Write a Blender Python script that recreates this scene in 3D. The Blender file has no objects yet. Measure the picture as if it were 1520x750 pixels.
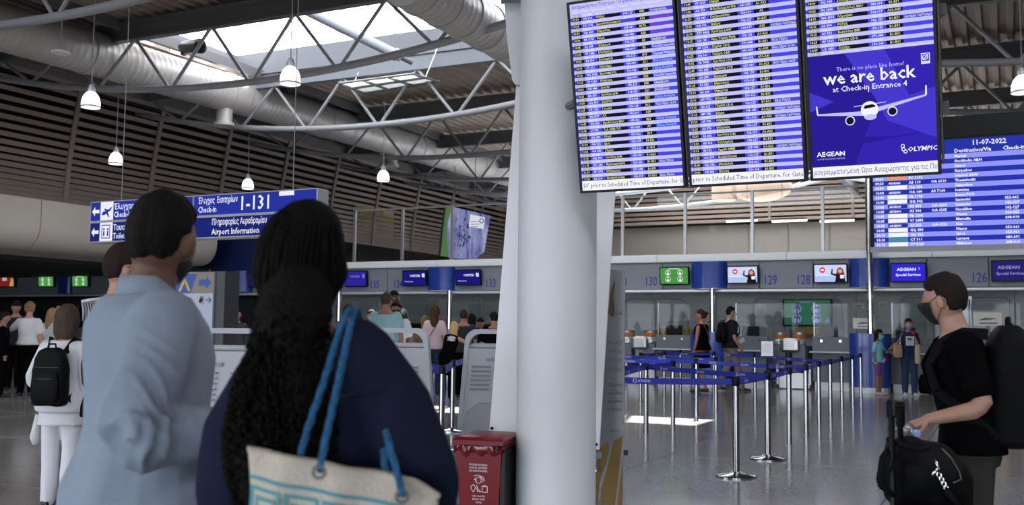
import bpy, bmesh, math, random
import numpy as np
from mathutils import Vector, Matrix, Euler
random.seed(7); rng = np.random.default_rng(7)
scene = bpy.context.scene
# ------------------------------------------------------------------ camera
EYE = 1.33                                   # camera height in metres
FPX = 1500.0                                 # focal length in pixels of a 1520 wide frame
PITCH = math.atan(114/1500); ROLL = 0.011
fw = Vector((0, math.cos(PITCH), math.sin(PITCH)))
rt0 = Vector((1, 0, 0)); up0 = rt0.cross(fw)
RT = rt0*math.cos(ROLL)+up0*math.sin(ROLL); UP = up0*math.cos(ROLL)-rt0*math.sin(ROLL)
CAM = Vector((0, 0, EYE))
cam = bpy.data.cameras.new('camera'); camo = bpy.data.objects.new('camera', cam)
scene.collection.objects.link(camo); scene.camera = camo
mw = Matrix.Identity(4)
for i in range(3):
    mw[i][0] = RT[i]; mw[i][1] = UP[i]; mw[i][2] = -fw[i]; mw[i][3] = CAM[i]
camo.matrix_world = mw
cam.sensor_width = 36; cam.lens = 36*FPX/1520; cam.clip_end = 300
cam.dof.use_dof = True; cam.dof.focus_distance = 7.5; cam.dof.aperture_fstop = 3.6
# ------------------------------------------------------------------ light
PHI = math.radians(26)                       # the hall is turned 26 degrees to the camera
SN, CS = math.sin(PHI), math.cos(PHI)
def H2W(R, F, z=0): return Vector((F*SN+R*CS, F*CS-R*SN, z))
def W2H(p): return (p.x*CS-p.y*SN, p.x*SN+p.y*CS, p.z)
world = bpy.data.worlds.new('sky'); scene.world = world; world.use_nodes = True
wn = world.node_tree; bg = wn.nodes['Background']
bg.inputs[0].default_value = (0.86, 0.92, 1.0, 1); bg.inputs[1].default_value = 9.0
sl = bpy.data.lights.new('sun', 'SUN'); so = bpy.data.objects.new('sun', sl); scene.collection.objects.link(so)
sl.energy = 40.0; sl.angle = math.radians(0.6); sl.color = (1, .96, .9)
sdir = H2W(-0.155, 0.60, 1.0).normalized()
so.rotation_euler = sdir.to_track_quat('Z', 'Y').to_euler(); so.location = (0, 0, 30)
scene.view_settings.view_transform = 'Standard'; scene.view_settings.look = 'None'
scene.view_settings.gamma = 1; scene.view_settings.exposure = 0.0
scene.view_settings.use_curve_mapping = False
def portal(loc, rot, sx, sy):
    l = bpy.data.lights.new('window_portal', 'AREA'); l.shape = 'RECTANGLE'; l.size = sx; l.size_y = sy
    l.cycles.is_portal = True
    o = bpy.data.objects.new('window_portal', l); scene.collection.objects.link(o); o.location = loc; o.rotation_euler = rot
# ------------------------------------------------------------------ pixel helpers (1520 x 750 frame)
def ray(px, py): return fw*FPX+RT*(px-760)-UP*(py-375)
def at(px, py, Y):
    d = ray(px, py); return CAM+d*(Y/d.y)
def gnd(px, py, z=0.0):
    d = ray(px, py); return CAM+d*((z-EYE)/d.z)
def onF(px, py, F):
    d = ray(px, py); k = F/(d.x*SN+d.y*CS); return W2H(CAM+d*k)
def onR(px, py, R):
    d = ray(px, py); k = R/(d.x*CS-d.y*SN); return W2H(CAM+d*k)
def onZ(px, py, z):
    d = ray(px, py); return W2H(CAM+d*((z-EYE)/d.z))
# ------------------------------------------------------------------ materials
def lin(c):
    return tuple((x/255/12.92 if x/255 <= .04045 else ((x/255+.055)/1.055)**2.4) for x in c)
MATS = {}
def mat(name, c, rough=.5, metal=0., bump=0., bscale=40., var=0., vscale=6., spec=.5, sheen=0., trans=0., ior=1.45, coat=0., stretch=None):
    """c is an sRGB 0-255 colour; var mixes a noise-driven tone, bump a fine relief."""
    if name in MATS: return MATS[name]
    m = bpy.data.materials.new(name); m.use_nodes = True; MATS[name] = m
    nt = m.node_tree; b = nt.nodes['Principled BSDF']; L = nt.links
    col = (*lin(c), 1)
    b.inputs['Base Color'].default_value = col; b.inputs['Roughness'].default_value = rough
    b.inputs['Metallic'].default_value = metal; b.inputs['Specular IOR Level'].default_value = spec
    b.inputs['IOR'].default_value = ior
    if sheen: b.inputs['Sheen Weight'].default_value = sheen
    if trans: b.inputs['Transmission Weight'].default_value = trans
    if coat: b.inputs['Coat Weight'].default_value = coat
    if var or bump:
        tc = nt.nodes.new('ShaderNodeTexCoord'); src = tc.outputs['Object']
        if stretch:
            mp = nt.nodes.new('ShaderNodeMapping'); mp.inputs['Scale'].default_value = stretch
            L.new(src, mp.inputs[0]); src = mp.outputs[0]
    if var:
        n = nt.nodes.new('ShaderNodeTexNoise'); n.inputs['Scale'].default_value = vscale; n.inputs['Detail'].default_value = 5
        L.new(src, n.inputs['Vector'])
        mx = nt.nodes.new('ShaderNodeMix'); mx.data_type = 'RGBA'
        mx.inputs[6].default_value = (*[x*(1-var) for x in col[:3]], 1); mx.inputs[7].default_value = (*[min(1, x*(1+var)) for x in col[:3]], 1)
        L.new(n.outputs['Fac'], mx.inputs[0]); L.new(mx.outputs[2], b.inputs['Base Color'])
    if bump:
        n2 = nt.nodes.new('ShaderNodeTexNoise'); n2.inputs['Scale'].default_value = bscale; n2.inputs['Detail'].default_value = 4
        L.new(src, n2.inputs['Vector'])
        bp = nt.nodes.new('ShaderNodeBump'); bp.inputs['Strength'].default_value = bump; bp.inputs['Distance'].default_value = .02
        L.new(n2.outputs['Fac'], bp.inputs['Height']); L.new(bp.outputs[0], b.inputs['Normal'])
    return m
def emit(name, c, s=1.0):
    if name in MATS: return MATS[name]
    m = bpy.data.materials.new(name); m.use_nodes = True; MATS[name] = m
    nt = m.node_tree; nt.nodes.clear()
    e = nt.nodes.new('ShaderNodeEmission'); e.inputs[0].default_value = (*lin(c), 1); e.inputs[1].default_value = s
    o = nt.nodes.new('ShaderNodeOutputMaterial'); nt.links.new(e.outputs[0], o.inputs[0])
    return m
def glassy(name, tint, gloss=.08, rough=.02):
    if name in MATS: return MATS[name]
    m = bpy.data.materials.new(name); m.use_nodes = True; MATS[name] = m
    nt = m.node_tree; nt.nodes.clear()
    t = nt.nodes.new('ShaderNodeBsdfTransparent'); t.inputs[0].default_value = (*tint, 1)
    g = nt.nodes.new('ShaderNodeBsdfGlossy'); g.inputs['Roughness'].default_value = rough
    mx = nt.nodes.new('ShaderNodeMixShader'); mx.inputs[0].default_value = gloss
    o = nt.nodes.new('ShaderNodeOutputMaterial')
    nt.links.new(t.outputs[0], mx.inputs[1]); nt.links.new(g.outputs[0], mx.inputs[2]); nt.links.new(mx.outputs[0], o.inputs[0])
    return m
# ------------------------------------------------------------------ mesh builder
COL = scene.collection
class MB:
    def __init__(s): s.v = []; s.f = []; s.m = []
    def add(s, vs, fs, mi=0):
        o = len(s.v); s.v.extend([tuple(p) for p in vs]); s.f.extend([tuple(i+o for i in q) for q in fs]); s.m.extend([mi]*len(fs)); return s
    def box(s, c, d, mi=0, rot=None, taper=1.0):
        x, y, z = d[0]/2, d[1]/2, d[2]/2
        vs = [Vector((a*x*(taper if e > 0 else 1), b*y*(taper if e > 0 else 1), e*z)) for e in (-1, 1) for b in (-1, 1) for a in (-1, 1)]
        if rot is not None:
            M = Euler(rot).to_matrix(); vs = [M@p for p in vs]
        c = Vector(c)
        return s.add([p+c for p in vs], [(0, 2, 3, 1), (4, 5, 7, 6), (0, 1, 5, 4), (2, 6, 7, 3), (0, 4, 6, 2), (1, 3, 7, 5)], mi)
    def bb(s, a, b, mi=0):
        return s.box([(a[i]+b[i])/2 for i in range(3)], [abs(a[i]-b[i]) for i in range(3)], mi)
    def rbox(s, c, d, r=.01, mi=0, n=3, rot=None, axis=2):
        """box whose edges along `axis` are rounded and whose other edges are chamfered"""
        ax = [0, 1, 2]; ax.remove(axis); hx, hy, hz = d[ax[0]]/2, d[ax[1]]/2, d[axis]/2
        r = min(r, hx*.98, hy*.98); pts = []
        for k, (sx, sy) in enumerate(((1, 1), (-1, 1), (-1, -1), (1, -1))):
            for j in range(n+1):
                t = (k+j/n)*math.pi/2; pts.append((sx*(hx-r)+r*math.cos(t), sy*(hy-r)+r*math.sin(t)))
        e = min(r*.5, hz*.5); N = len(pts); rings = []
        for zz, sc in ((-hz, 1), (-hz+e, 0), (hz-e, 0), (hz, 1)):
            ring = []
            for (x, y) in pts:
                f = (1-e/hx) if sc else 1; g = (1-e/hy) if sc else 1
                p = [0, 0, 0]; p[ax[0]] = x*f; p[ax[1]] = y*g; p[axis] = zz; ring.append(Vector(p))
            rings.append(ring)
        M = Euler(rot).to_matrix() if rot is not None else Matrix.Identity(3); c = Vector(c)
        vs = [M@p+c for rg in rings for p in rg]; fs = []
        for i in range(3):
            for j in range(N): fs.append((i*N+j, i*N+(j+1) % N, (i+1)*N+(j+1) % N, (i+1)*N+j))
        fs.append(tuple(range(N-1, -1, -1))); fs.append(tuple(3*N+j for j in range(N)))
        if axis == 1: fs = [tuple(reversed(q)) for q in fs]
        return s.add(vs, fs, mi)
    def tube(s, pts, r, n=8, mi=0, cap=True, closed=False):
        P = [Vector(p) for p in pts]; K = len(P)
        rs = r if isinstance(r, (list, tuple)) else [r]*K
        T = []
        for i in range(K):
            a = P[(i-1) % K] if closed else P[max(i-1, 0)]; b = P[(i+1) % K] if closed else P[min(i+1, K-1)]
            t = b-a; T.append(t.normalized() if t.length > 1e-9 else Vector((0, 0, 1)))
        u = T[0].orthogonal().normalized(); vs = []
        for i in range(K):
            u = u-T[i]*u.dot(T[i]); u = u.normalized() if u.length > 1e-6 else T[i].orthogonal().normalized()
            w = T[i].cross(u)
            for j in range(n):
                a = 2*math.pi*j/n; vs.append(P[i]+(u*math.cos(a)+w*math.sin(a))*rs[i])
        fs = []
        for i in range(K if closed else K-1):
            for j in range(n):
                a, b = i*n, ((i+1) % K)*n; fs.append((a+j, a+(j+1) % n, b+(j+1) % n, b+j))
        if cap and not closed:
            fs.append(tuple(range(n-1, -1, -1))); fs.append(tuple((K-1)*n+j for j in range(n)))
        return s.add(vs, fs, mi)
    def lathe(s, prof, c=(0, 0, 0), n=24, mi=0, cap=True, rot=None):
        c = Vector(c); vs = []; K = len(prof)
        M = Euler(rot).to_matrix() if rot is not None else None
        for (r, z) in prof:
            for j in range(n):
                a = 2*math.pi*j/n; p = Vector((r*math.cos(a), r*math.sin(a), z))
                vs.append((M@p if M else p)+c)
        fs = [(i*n+j, i*n+(j+1) % n, (i+1)*n+(j+1) % n, (i+1)*n+j) for i in range(K-1) for j in range(n)]
        if cap:
            fs.append(tuple(range(n-1, -1, -1))); fs.append(tuple((K-1)*n+j for j in range(n)))
        return s.add(vs, fs, mi)
    def rings(s, rings, mi=0, cap=True):
        """rings: list of equally long closed point loops"""
        n = len(rings[0]); vs = [p for rg in rings for p in rg]; K = len(rings)
        fs = [(i*n+j, i*n+(j+1) % n, (i+1)*n+(j+1) % n, (i+1)*n+j) for i in range(K-1) for j in range(n)]
        if cap:
            fs.append(tuple(range(n-1, -1, -1))); fs.append(tuple((K-1)*n+j for j in range(n)))
        return s.add(vs, fs, mi)
    def ell(s, c, d, n=16, m=10, mi=0, rot=None):
        c = Vector(c); M = Euler(rot).to_matrix() if rot is not None else Matrix.Identity(3); rg = []
        for i in range(m+1):
            t = -math.pi/2+math.pi*i/m; q = max(math.cos(t), .02)
            rg.append([c+M@Vector((d[0]*q*math.cos(2*math.pi*j/n), d[1]*q*math.sin(2*math.pi*j/n), d[2]*math.sin(t))) for j in range(n)])
        return s.rings(rg, mi)
    def prism(s, poly, fn, t, mi=0):
        """poly of (u,v) points; fn(u,v,w) -> 3-D; extruded from w=0 to w=t"""
        n = len(poly)
        vs = [fn(u, v, 0) for u, v in poly]+[fn(u, v, t) for u, v in poly]
        fs = [tuple(range(n-1, -1, -1)), tuple(range(n, 2*n))]+[(i, (i+1) % n, n+(i+1) % n, n+i) for i in range(n)]
        return s.add(vs, fs, mi)
    def mesh(s, name, mats, smooth=False):
        me = bpy.data.meshes.new(name); me.from_pydata(s.v, [], s.f)
        for m in (mats if isinstance(mats, (list, tuple)) else [mats]): me.materials.append(m)
        if any(s.m): me.polygons.foreach_set('material_index', s.m)
        if smooth:
            me.polygons.foreach_set('use_smooth', [True]*len(me.polygons))
            if smooth != 'all':
                try: me.set_sharp_from_angle(angle=math.radians(40))
                except Exception: pass
        me.update(); return me
    def build(s, name, mats, parent=None, smooth=False, label=None, cat=None, group=None, kind=None, loc=None, rot=None):
        o = bpy.data.objects.new(name, s.mesh(name, mats, smooth)); COL.objects.link(o)
        if parent is not None: o.parent = parent
        if loc is not None: o.location = loc
        if rot is not None: o.rotation_euler = rot
        tag(o, label, cat, group, kind); return o
def tag(o, label=None, cat=None, group=None, kind=None):
    if label: o['label'] = label
    if cat: o['category'] = cat
    if group: o['group'] = group
    if kind: o['kind'] = kind
    return o
def thing(name, label, cat, loc=(0, 0, 0), rz=0.0, group=None, kind=None, rot=None):
    o = bpy.data.objects.new(name, None); COL.objects.link(o); o.location = loc
    o.rotation_euler = rot if rot is not None else (0, 0, rz); o.empty_display_size = .1
    return tag(o, label, cat, group, kind)
HALL = -PHI                                  # z rotation that turns local x,y into the hall's lateral and far axes
def hthing(name, label, cat, R, F, z=0, **k): return thing(name, label, cat, H2W(R, F, z), HALL, **k)
def dup(o, parent=None, loc=None):
    c = o.copy(); COL.objects.link(c); c.parent = parent
    if loc is not None: c.location = loc
    for ch in list(o.children): dup(ch, c)
    return c
# ------------------------------------------------------------------ scratch scene for text and remeshing
TMP = bpy.data.scenes.new('scratch')
def evaluated(o):
    TMP.collection.objects.link(o); vl = TMP.view_layers[0]; vl.update()
    dg = vl.depsgraph; dg.update(); me = bpy.data.meshes.new_from_object(o.evaluated_get(dg))
    TMP.collection.objects.unlink(o); return me
_fc = bpy.data.curves.new('lettering', 'FONT'); _fc.resolution_u = 2; _fo = bpy.data.objects.new('lettering', _fc)
_fcache = {}
def glyphs(s, bold=0.0):
    k = (s, bold)
    if k in _fcache: return _fcache[k]
    _fc.body = s; _fc.size = 1.0; _fc.offset = bold; _fc.resolution_u = 1 if len(s) > 4 else 3
    me = evaluated(_fo)
    vs = [(v.co.x, v.co.y) for v in me.vertices]; fs = [tuple(p.vertices) for p in me.polygons]
    bpy.data.meshes.remove(me); _fcache[k] = (vs, fs); return vs, fs
class Flat:
    """flat print laid on a plane: local x to the right, z up, facing -y; each layer a hair nearer the viewer"""
    def __init__(s, step=.0008): s.mb = MB(); s.step = step
    def q(s, x0, z0, x1, z1, mi, lay=0):
        y = -s.step*lay; s.mb.add([(x0, y, z0), (x1, y, z0), (x1, y, z1), (x0, y, z1)], [(0, 1, 2, 3)], mi)
    def poly(s, pts, mi, lay=1):
        y = -s.step*lay; s.mb.add([(x, y, z) for x, z in pts], [tuple(range(len(pts)))], mi)
    def disc(s, x, z, r, mi, lay=1, n=20, rz=None):
        s.poly([(x+r*math.cos(2*math.pi*i/n), z+(rz or r)*math.sin(2*math.pi*i/n)) for i in range(n)], mi, lay)
    def ringp(s, x, z, r, w, mi, lay=1, n=20):
        y = -s.step*lay; vs = []
        for i in range(n):
            a = 2*math.pi*i/n
            for rr in (r, r-w): vs.append((x+rr*math.cos(a), y, z+rr*math.sin(a)))
        s.mb.add(vs, [(2*i, 2*((i+1) % n), 2*((i+1) % n)+1, 2*i+1) for i in range(n)], mi)
    def line(s, pts, w, mi, lay=1):
        for (a, b) in zip(pts[:-1], pts[1:]):
            d = Vector((b[0]-a[0], b[1]-a[1])); L = d.length
            if L < 1e-9: continue
            n = Vector((-d.y, d.x))/L*w/2; e = d/L*w*.4
            s.poly([(a[0]-e.x-n.x, a[1]-e.y-n.y), (b[0]+e.x-n.x, b[1]+e.y-n.y), (b[0]+e.x+n.x, b[1]+e.y+n.y), (a[0]-e.x+n.x, a[1]-e.y+n.y)], mi, lay)
    def text(s, t, x, z, size, mi, lay=2, sx=1.0, align='L', bold=0.0, fit=None, shear=0.0, rotz=0.0):
        vs, fs = glyphs(t, bold)
        if not vs: return
        xs = [v[0] for v in vs]; w = max(xs)*size*sx
        if fit and w > fit: sx *= fit/w; w = fit
        x0 = x-(w/2 if align == 'C' else w if align == 'R' else 0); y = -s.step*lay
        s.mb.add([(x0+(a*sx+b*shear)*size, y, z+b*size) for a, b in vs], fs, mi)
    def build(s, name, mats, parent, loc=(0, 0, 0), rot=None, **k):
        return s.mb.build(name, mats, parent, loc=loc, rot=rot, **k)
# ================================================================== THE SETTING
RL = -21.2; F0 = 24.4; FB = 44.0; ZD = 7.85; RR = 24.0
m_deck = mat('deck_paint', (142, 128, 118), .6, var=.12, vscale=1.2)
m_steel = mat('grey_painted_steel', (146, 147, 151), .45, var=.06)
m_steeld = mat('dark_painted_steel', (104, 104, 107), .5, var=.06)
m_white = mat('white_paint', (226, 228, 234), .45, var=.03)
m_cream = mat('cream_paint', (238, 232, 216), .5)
m_chrome = mat('brushed_chrome', (205, 207, 212), .16, 1.0)
m_black = mat('black_plastic', (8, 8, 9), .4, spec=.25)
m_dark = mat('dark_void', (22, 20, 20), .9)
m_slat = mat('louvre_slat', (132, 118, 112), .6, var=.1, vscale=2)
m_navy = mat('navy_panel', (28, 42, 92), .4)
m_blue = mat('blue_enamel', (30, 62, 150), .28, coat=.3)
m_grey = mat('grey_panel', (128, 133, 142), .5, var=.03, vscale=1)
m_greyd = mat('grey_desk', (104, 110, 118), .45, var=.04)
m_glass = glassy('clear_glass', (.86, .87, .86), .015)
m_acr = glassy('acrylic_shield', (.90, .92, .92), .008)
# terrazzo, world-space speckle
def terrazzo():
    m = bpy.data.materials.new('terrazzo'); m.use_nodes = True; nt = m.node_tree; b = nt.nodes['Principled BSDF']; L = nt.links
    g = nt.nodes.new('ShaderNodeNewGeometry')
    v = nt.nodes.new('ShaderNodeTexVoronoi'); v.inputs['Scale'].default_value = 70; L.new(g.outputs['Position'], v.inputs['Vector'])
    r = nt.nodes.new('ShaderNodeValToRGB'); e = r.color_ramp.elements
    e[0].color = (*lin((150, 148, 148)), 1); e[1].color = (*lin((172, 169, 168)), 1); e[0].position = .1
    L.new(v.outputs['Color'], r.inputs[0])
    n = nt.nodes.new('ShaderNodeTexNoise'); n.inputs['Scale'].default_value = .7; n.inputs['Detail'].default_value = 6; L.new(g.outputs['Position'], n.inputs['Vector'])
    mx = nt.nodes.new('ShaderNodeMix'); mx.data_type = 'RGBA'; mx.blend_type = 'MULTIPLY'; mx.inputs[0].default_value = .35
    L.new(r.outputs[0], mx.inputs[6]); L.new(n.outputs['Fac'], mx.inputs[7]); L.new(mx.outputs[2], b.inputs['Base Color'])
    mr = nt.nodes.new('ShaderNodeMapRange'); mr.inputs[3].default_value = .12; mr.inputs[4].default_value = .15
    L.new(n.outputs['Fac'], mr.inputs[0]); L.new(mr.outputs[0], b.inputs['Roughness'])
    return m
m_floor = terrazzo(); m_joint = mat('floor_joint', (70, 68, 68), .7)
HROT = (0, 0, HALL)
floor = MB().bb((-80, -40, -.2), (60, 70, -.005)).build('floor', m_joint, rot=HROT, kind='structure', label='polished grey speckled terrazzo floor of the hall')
TS = 2.4; tm = MB().rbox((0, 0, -.0045), (TS-.012, TS-.012, .009), .004, n=1).mesh('tile', m_floor)
for i in range(-16, 8):
    for j in range(0, 12):
        o = bpy.data.objects.new('tile', tm); COL.objects.link(o); o.parent = floor; o.location = (i*TS+.3, 2.2+j*TS, 0)
ap = MB()
for a, b in (((-80, -40, -.05), (60, .99, 0)), ((-80, 29.8, -.05), (60, 70, 0)), ((-80, .99, -.05), (-39.31, 29.8, 0)), ((18.29, .99, -.05), (60, 29.8, 0))): ap.bb(a, b)
ap.build('floor_apron', m_floor, floor)
# corrugated roof deck with the lantern opening
SK = (-18.0, -5.0, 15.7, 20.25)               # lantern opening: R0, R1, F0, F1
SK2 = (-2.0, 9.0, 1.0, 14.0); SK3 = (-18.0, -6.0, -7.0, 6.0); SK4 = (-14.0, -2.5, 31.0, 42.0)   # lanterns and skylight added out of view to brighten hall and gallery
def deck():
    mb = MB(); per = .30; R = RL-2.0
    while R < RR:
        cuts = sorted([(h[2], h[3]) for h in (SK, SK2, SK3, SK4) if R > h[0]-.02 and R+per < h[1]+.02]); segs = []; a0 = -30
        for (h0, h1) in cuts: segs.append((a0, h0)); a0 = h1
        segs.append((a0, FB+1))
        for (a, b) in segs:
            pr = [(0, 0), (.10, 0), (.14, .09), (.26, .09), (.30, 0)]
            for (p, q) in zip(pr[:-1], pr[1:]):
                mb.add([(R+p[0], a, ZD+p[1]), (R+q[0], a, ZD+q[1]), (R+q[0], b, ZD+q[1]), (R+p[0], b, ZD+p[1])], [(0, 3, 2, 1)])
        R += per
    return mb
deck().build('ceiling', m_deck, rot=HROT, kind='structure', label='dark corrugated metal roof deck over the hall')
# walls that close the hall
wl = MB(); wl.bb((RL-1.2, -2, 3.1), (RL-1.0, FB, 8.0)); 
wall_left = wl.build('wall_left', m_dark, rot=HROT, kind='structure', label='louvred left wall above the beige bulkhead')
ZB, ZT = 4.39, 7.27; NS = 17; zs = []
for i in range(NS): t = i/(NS-1); zs.append(ZB+.06+(ZT-ZB)*(.62*t+.38*t*t))
def lean(z): return .42*((z-ZB)/(ZT-ZB))**1.6
slm = MB().box((0, 0, 0), (.035, 50, .115), rot=(0, math.radians(24), 0)).mesh('slat', m_slat)
for z in zs:
    o = bpy.data.objects.new('slat', slm); COL.objects.link(o); o.parent = wall_left; o.location = (RL+lean(z), 18.9, z)
pm = MB(); prev = None
for a, b in zip(zs[:-1], zs[1:]):
    pm.box(((lean(a)+lean(b))/2-.06, 0, (a+b)/2), (.05, .13, (b-a)+.03), rot=(0, math.atan2(lean(b)-lean(a), b-a), 0))
pmm = pm.mesh('louvre_post', mat('louvre_post', (128, 118, 112), .6))
F = 4.0
while F < 43:
    o = bpy.data.objects.new('louvre_post', pmm); COL.objects.link(o); o.parent = wall_left; o.location = (RL+.10, F, 0); F += 2.75
MB().bb((RL-.25, -2, ZT+.1), (RL+.5, FB, ZT+.42)).build('head_beam', m_steeld, wall_left)
# a yellow board glimpsed behind the slats
for k in range(2):
    a = onR(545+k*25, 318, RL-.6)
    MB().bb((RL-.62, a[1]-.8+k*.2, 4.7), (RL-.58, a[1]+.7, 5.9)).build('glimpsed_board', mat('yellow_board', (214, 190, 40), .5), wall_left)
# beige bulkhead in panels with a rounded lower edge
FEND = onR(322, 372, RL)[1]
pr = [(-.02, ZB), (0, ZB-.02), (0, 3.75)]
for i in range(1, 9): a = math.radians(i*100/8); pr.append((-.62+.62*math.cos(a), 3.75-.62*math.sin(a)))
pr += [(-1.3, 3.05), (-1.3, ZB)]
m_beige = mat('beige_bulkhead', (206, 198, 190), .55, var=.05, vscale=.5)
bulk = thing('wall_bulkhead', 'beige curved bulkhead under the louvred wall', None, (0, 0, 0), HALL, kind='structure')
F = FEND; LP = 3.1
while F > -1:
    MB().rings([[Vector((RL+x, F-LP+.025, z)) for x, z in pr], [Vector((RL+x, F, z)) for x, z in pr]]).build('panel', m_beige, bulk, smooth=True); F -= LP
MB().bb((RL-.2, -2, ZB-.14), (RL-.02, FEND, ZB-.02)).build('backing', m_dark, bulk)
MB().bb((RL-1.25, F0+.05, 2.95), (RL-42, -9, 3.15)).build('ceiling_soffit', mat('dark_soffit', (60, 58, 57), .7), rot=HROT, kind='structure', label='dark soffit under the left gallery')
# gallery over the counters
gal = MB(); gal.bb((-62, F0+.02, 3.0), (RR, FB, 3.20))
gal.build('floor_gallery', mat('soffit_paint', (150, 152, 156), .6), rot=HROT, kind='structure', label='gallery slab above the check-in counters')
MB().bb((-62, F0+9.0, 0), (RR, F0+9.2, 3.0)).build('wall_hall_end', m_dark, rot=HROT, kind='structure', label='dark wall far behind the check-in zone')
MB().bb((RR, -30, 0), (RR+.3, FB, 8.2)).build('wall_right', mat('right_wall', (120, 116, 112), .6), rot=HROT, kind='structure', label='plain grey wall closing the hall on the right')
MB().bb((-62, -30, 0), (-61.7, FB, 3.2)).build('wall_far_left', mat('left_end', (90, 88, 86), .6), rot=HROT, kind='structure', label='plain dark wall under the left gallery')
wb = MB(); wb.bb((RL-1.2, FB, 3.0), (RR, FB+.2, 8.2))
wall_back = wb.build('wall_back', mat('back_wall', (136, 126, 118), .75, var=.12, vscale=3, stretch=(6, 1, .6)), rot=HROT, kind='structure', label='pale upper wall behind the glass gallery')
sb = MB().box((0, 0, 0), (RR-RL, .12, .13)).mesh('slat', mat('pale_slat', (152, 130, 118), .6))
for i in range(9):
    o = bpy.data.objects.new('slat', sb); COL.objects.link(o); o.parent = wall_back; o.location = ((RR+RL)/2, FB-.5, 6.15+i*.21)
MB().bb((RL, FB-.25, 6.0), (RR, FB-.2, 8.1)).build('void_panel', m_dark, wall_back)
for i in range(9): MB().bb((-9+i*3.4, FB-.6, 6.1), (-8.9+i*3.4, FB-.4, 7.9)).build('louvre_post', m_slat, wall_back)
for i in range(14): MB().bb((-10+i*1.7, FB-.05, 3.2), (-9.97+i*1.7, FB-.01, 6.1)).build('panel_seam', mat('seam_strip', (104, 98, 92), .6), wall_back)
# lantern: curb, glazing bars, cream roof
lan = thing('roof_lantern', 'roof lantern with white glazing bars open to the bright sky', 'roof lantern', (0, 0, 0), HALL, kind='structure')
ZC, ZL = 8.42, 10.7
m_curb = mat('lantern_curb', (112, 116, 124), .6)
def cb(n, a, b, m=m_curb): return MB().bb(a, b).build(n, m, lan)
cb('curb', (SK[0]-.1, SK[3], ZD-.25), (SK[1], SK[3]+.12, ZC)); cb('curb', (SK[0]-.12, SK[2], ZD-.25), (SK[0], SK[3]+.12, ZC))
cb('curb', (SK[0]-.1, SK[2]-.12, ZD-.1), (SK[1], SK[2], ZC)); cb('curb', (SK[1], SK[2]-.1, ZD-.2), (SK[1]+.12, SK[3]+.12, ZC))
cb('lantern_roof', (SK[0]-.2, SK[2]-.1, ZL), (SK[1]+.3, SK[3]+.16, ZL+.1), m_cream)
for i in range(12): cb('roof_rib', (SK[0]+.2+i*.95, SK[2], ZL-.09), (SK[0]+.5+i*.95, SK[3], ZL), m_cream)
for (a, b) in (((SK[0]-.1, SK[3], ZL-.22), (SK[1], SK[3]+.14, ZL)), ((SK[0]-.14, SK[2], ZL-.22), (SK[0], SK[3]+.14, ZL)), ((SK[1], SK[2], ZL-.22), (SK[1]+.1, SK[3], ZL))): cb('head_rail', a, b, m_cream)
for i in range(9): R = SK[0]+.05+i*(SK[1]-SK[0]-.1)/8; cb('glazing_bar', (R-.045, SK[3]+.02, ZC), (R+.045, SK[3]+.12, ZL), m_cream)
for i in range(6): Fq = SK[2]+i*(SK[3]-SK[2])/5; cb('glazing_bar', (SK[0]-.12, Fq-.06, ZC), (SK[0]-.02, Fq+.06, ZL), m_cream); cb('glazing_bar', (SK[1]+.02, Fq-.06, ZC), (SK[1]+.1, Fq+.06, ZL), m_cream)
for i in range(4):
    R = SK[0]+.4+i*3.3
    MB().tube([(R, SK[3]-.1, ZC+.05), (R+1.5, SK[3]-.1, ZL-.1)], .022, 6).build('brace', m_cream, lan); MB().tube([(R+3.0, SK[3]-.1, ZC+.05), (R+1.5, SK[3]-.1, ZL-.1)], .022, 6).build('brace', m_cream, lan)
pan = glassy('lantern_glass', (.97, .98, .98), .02)
for i in range(8):
    a = SK[0]+.05+i*(SK[1]-SK[0]-.1)/8; cb('pane', (a+.05, SK[3]+.06, ZC), (a+(SK[1]-SK[0]-.1)/8-.05, SK[3]+.068, ZL-.2), pan)
for i in range(5):
    a = SK[2]+i*(SK[3]-SK[2])/5; cb('pane', (SK[0]-.07, a+.06, ZC), (SK[0]-.062, a+(SK[3]-SK[2])/5-.06, ZL-.2), pan)
portal(H2W((SK[0]+SK[1])/2, SK[3]+.3, 9.3), (math.pi/2, 0, HALL+math.pi), SK[1]-SK[0], 1.9)
portal(H2W(SK[0]-.2, 18.0, 9.4), (math.pi/2, 0, HALL-math.pi/2), 4.5, 2.2); portal(H2W((SK[0]+SK[1])/2, SK[2]-.3, 9.3), (math.pi/2, 0, HALL), SK[1]-SK[0], 1.9); portal(H2W(SK[1]+.2, 18.0, 9.4), (math.pi/2, 0, HALL+math.pi/2), 4.5, 2.2)
portal(H2W(0, -9, 1.5), (math.pi/2, 0, HALL), 48, 3.0)
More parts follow.
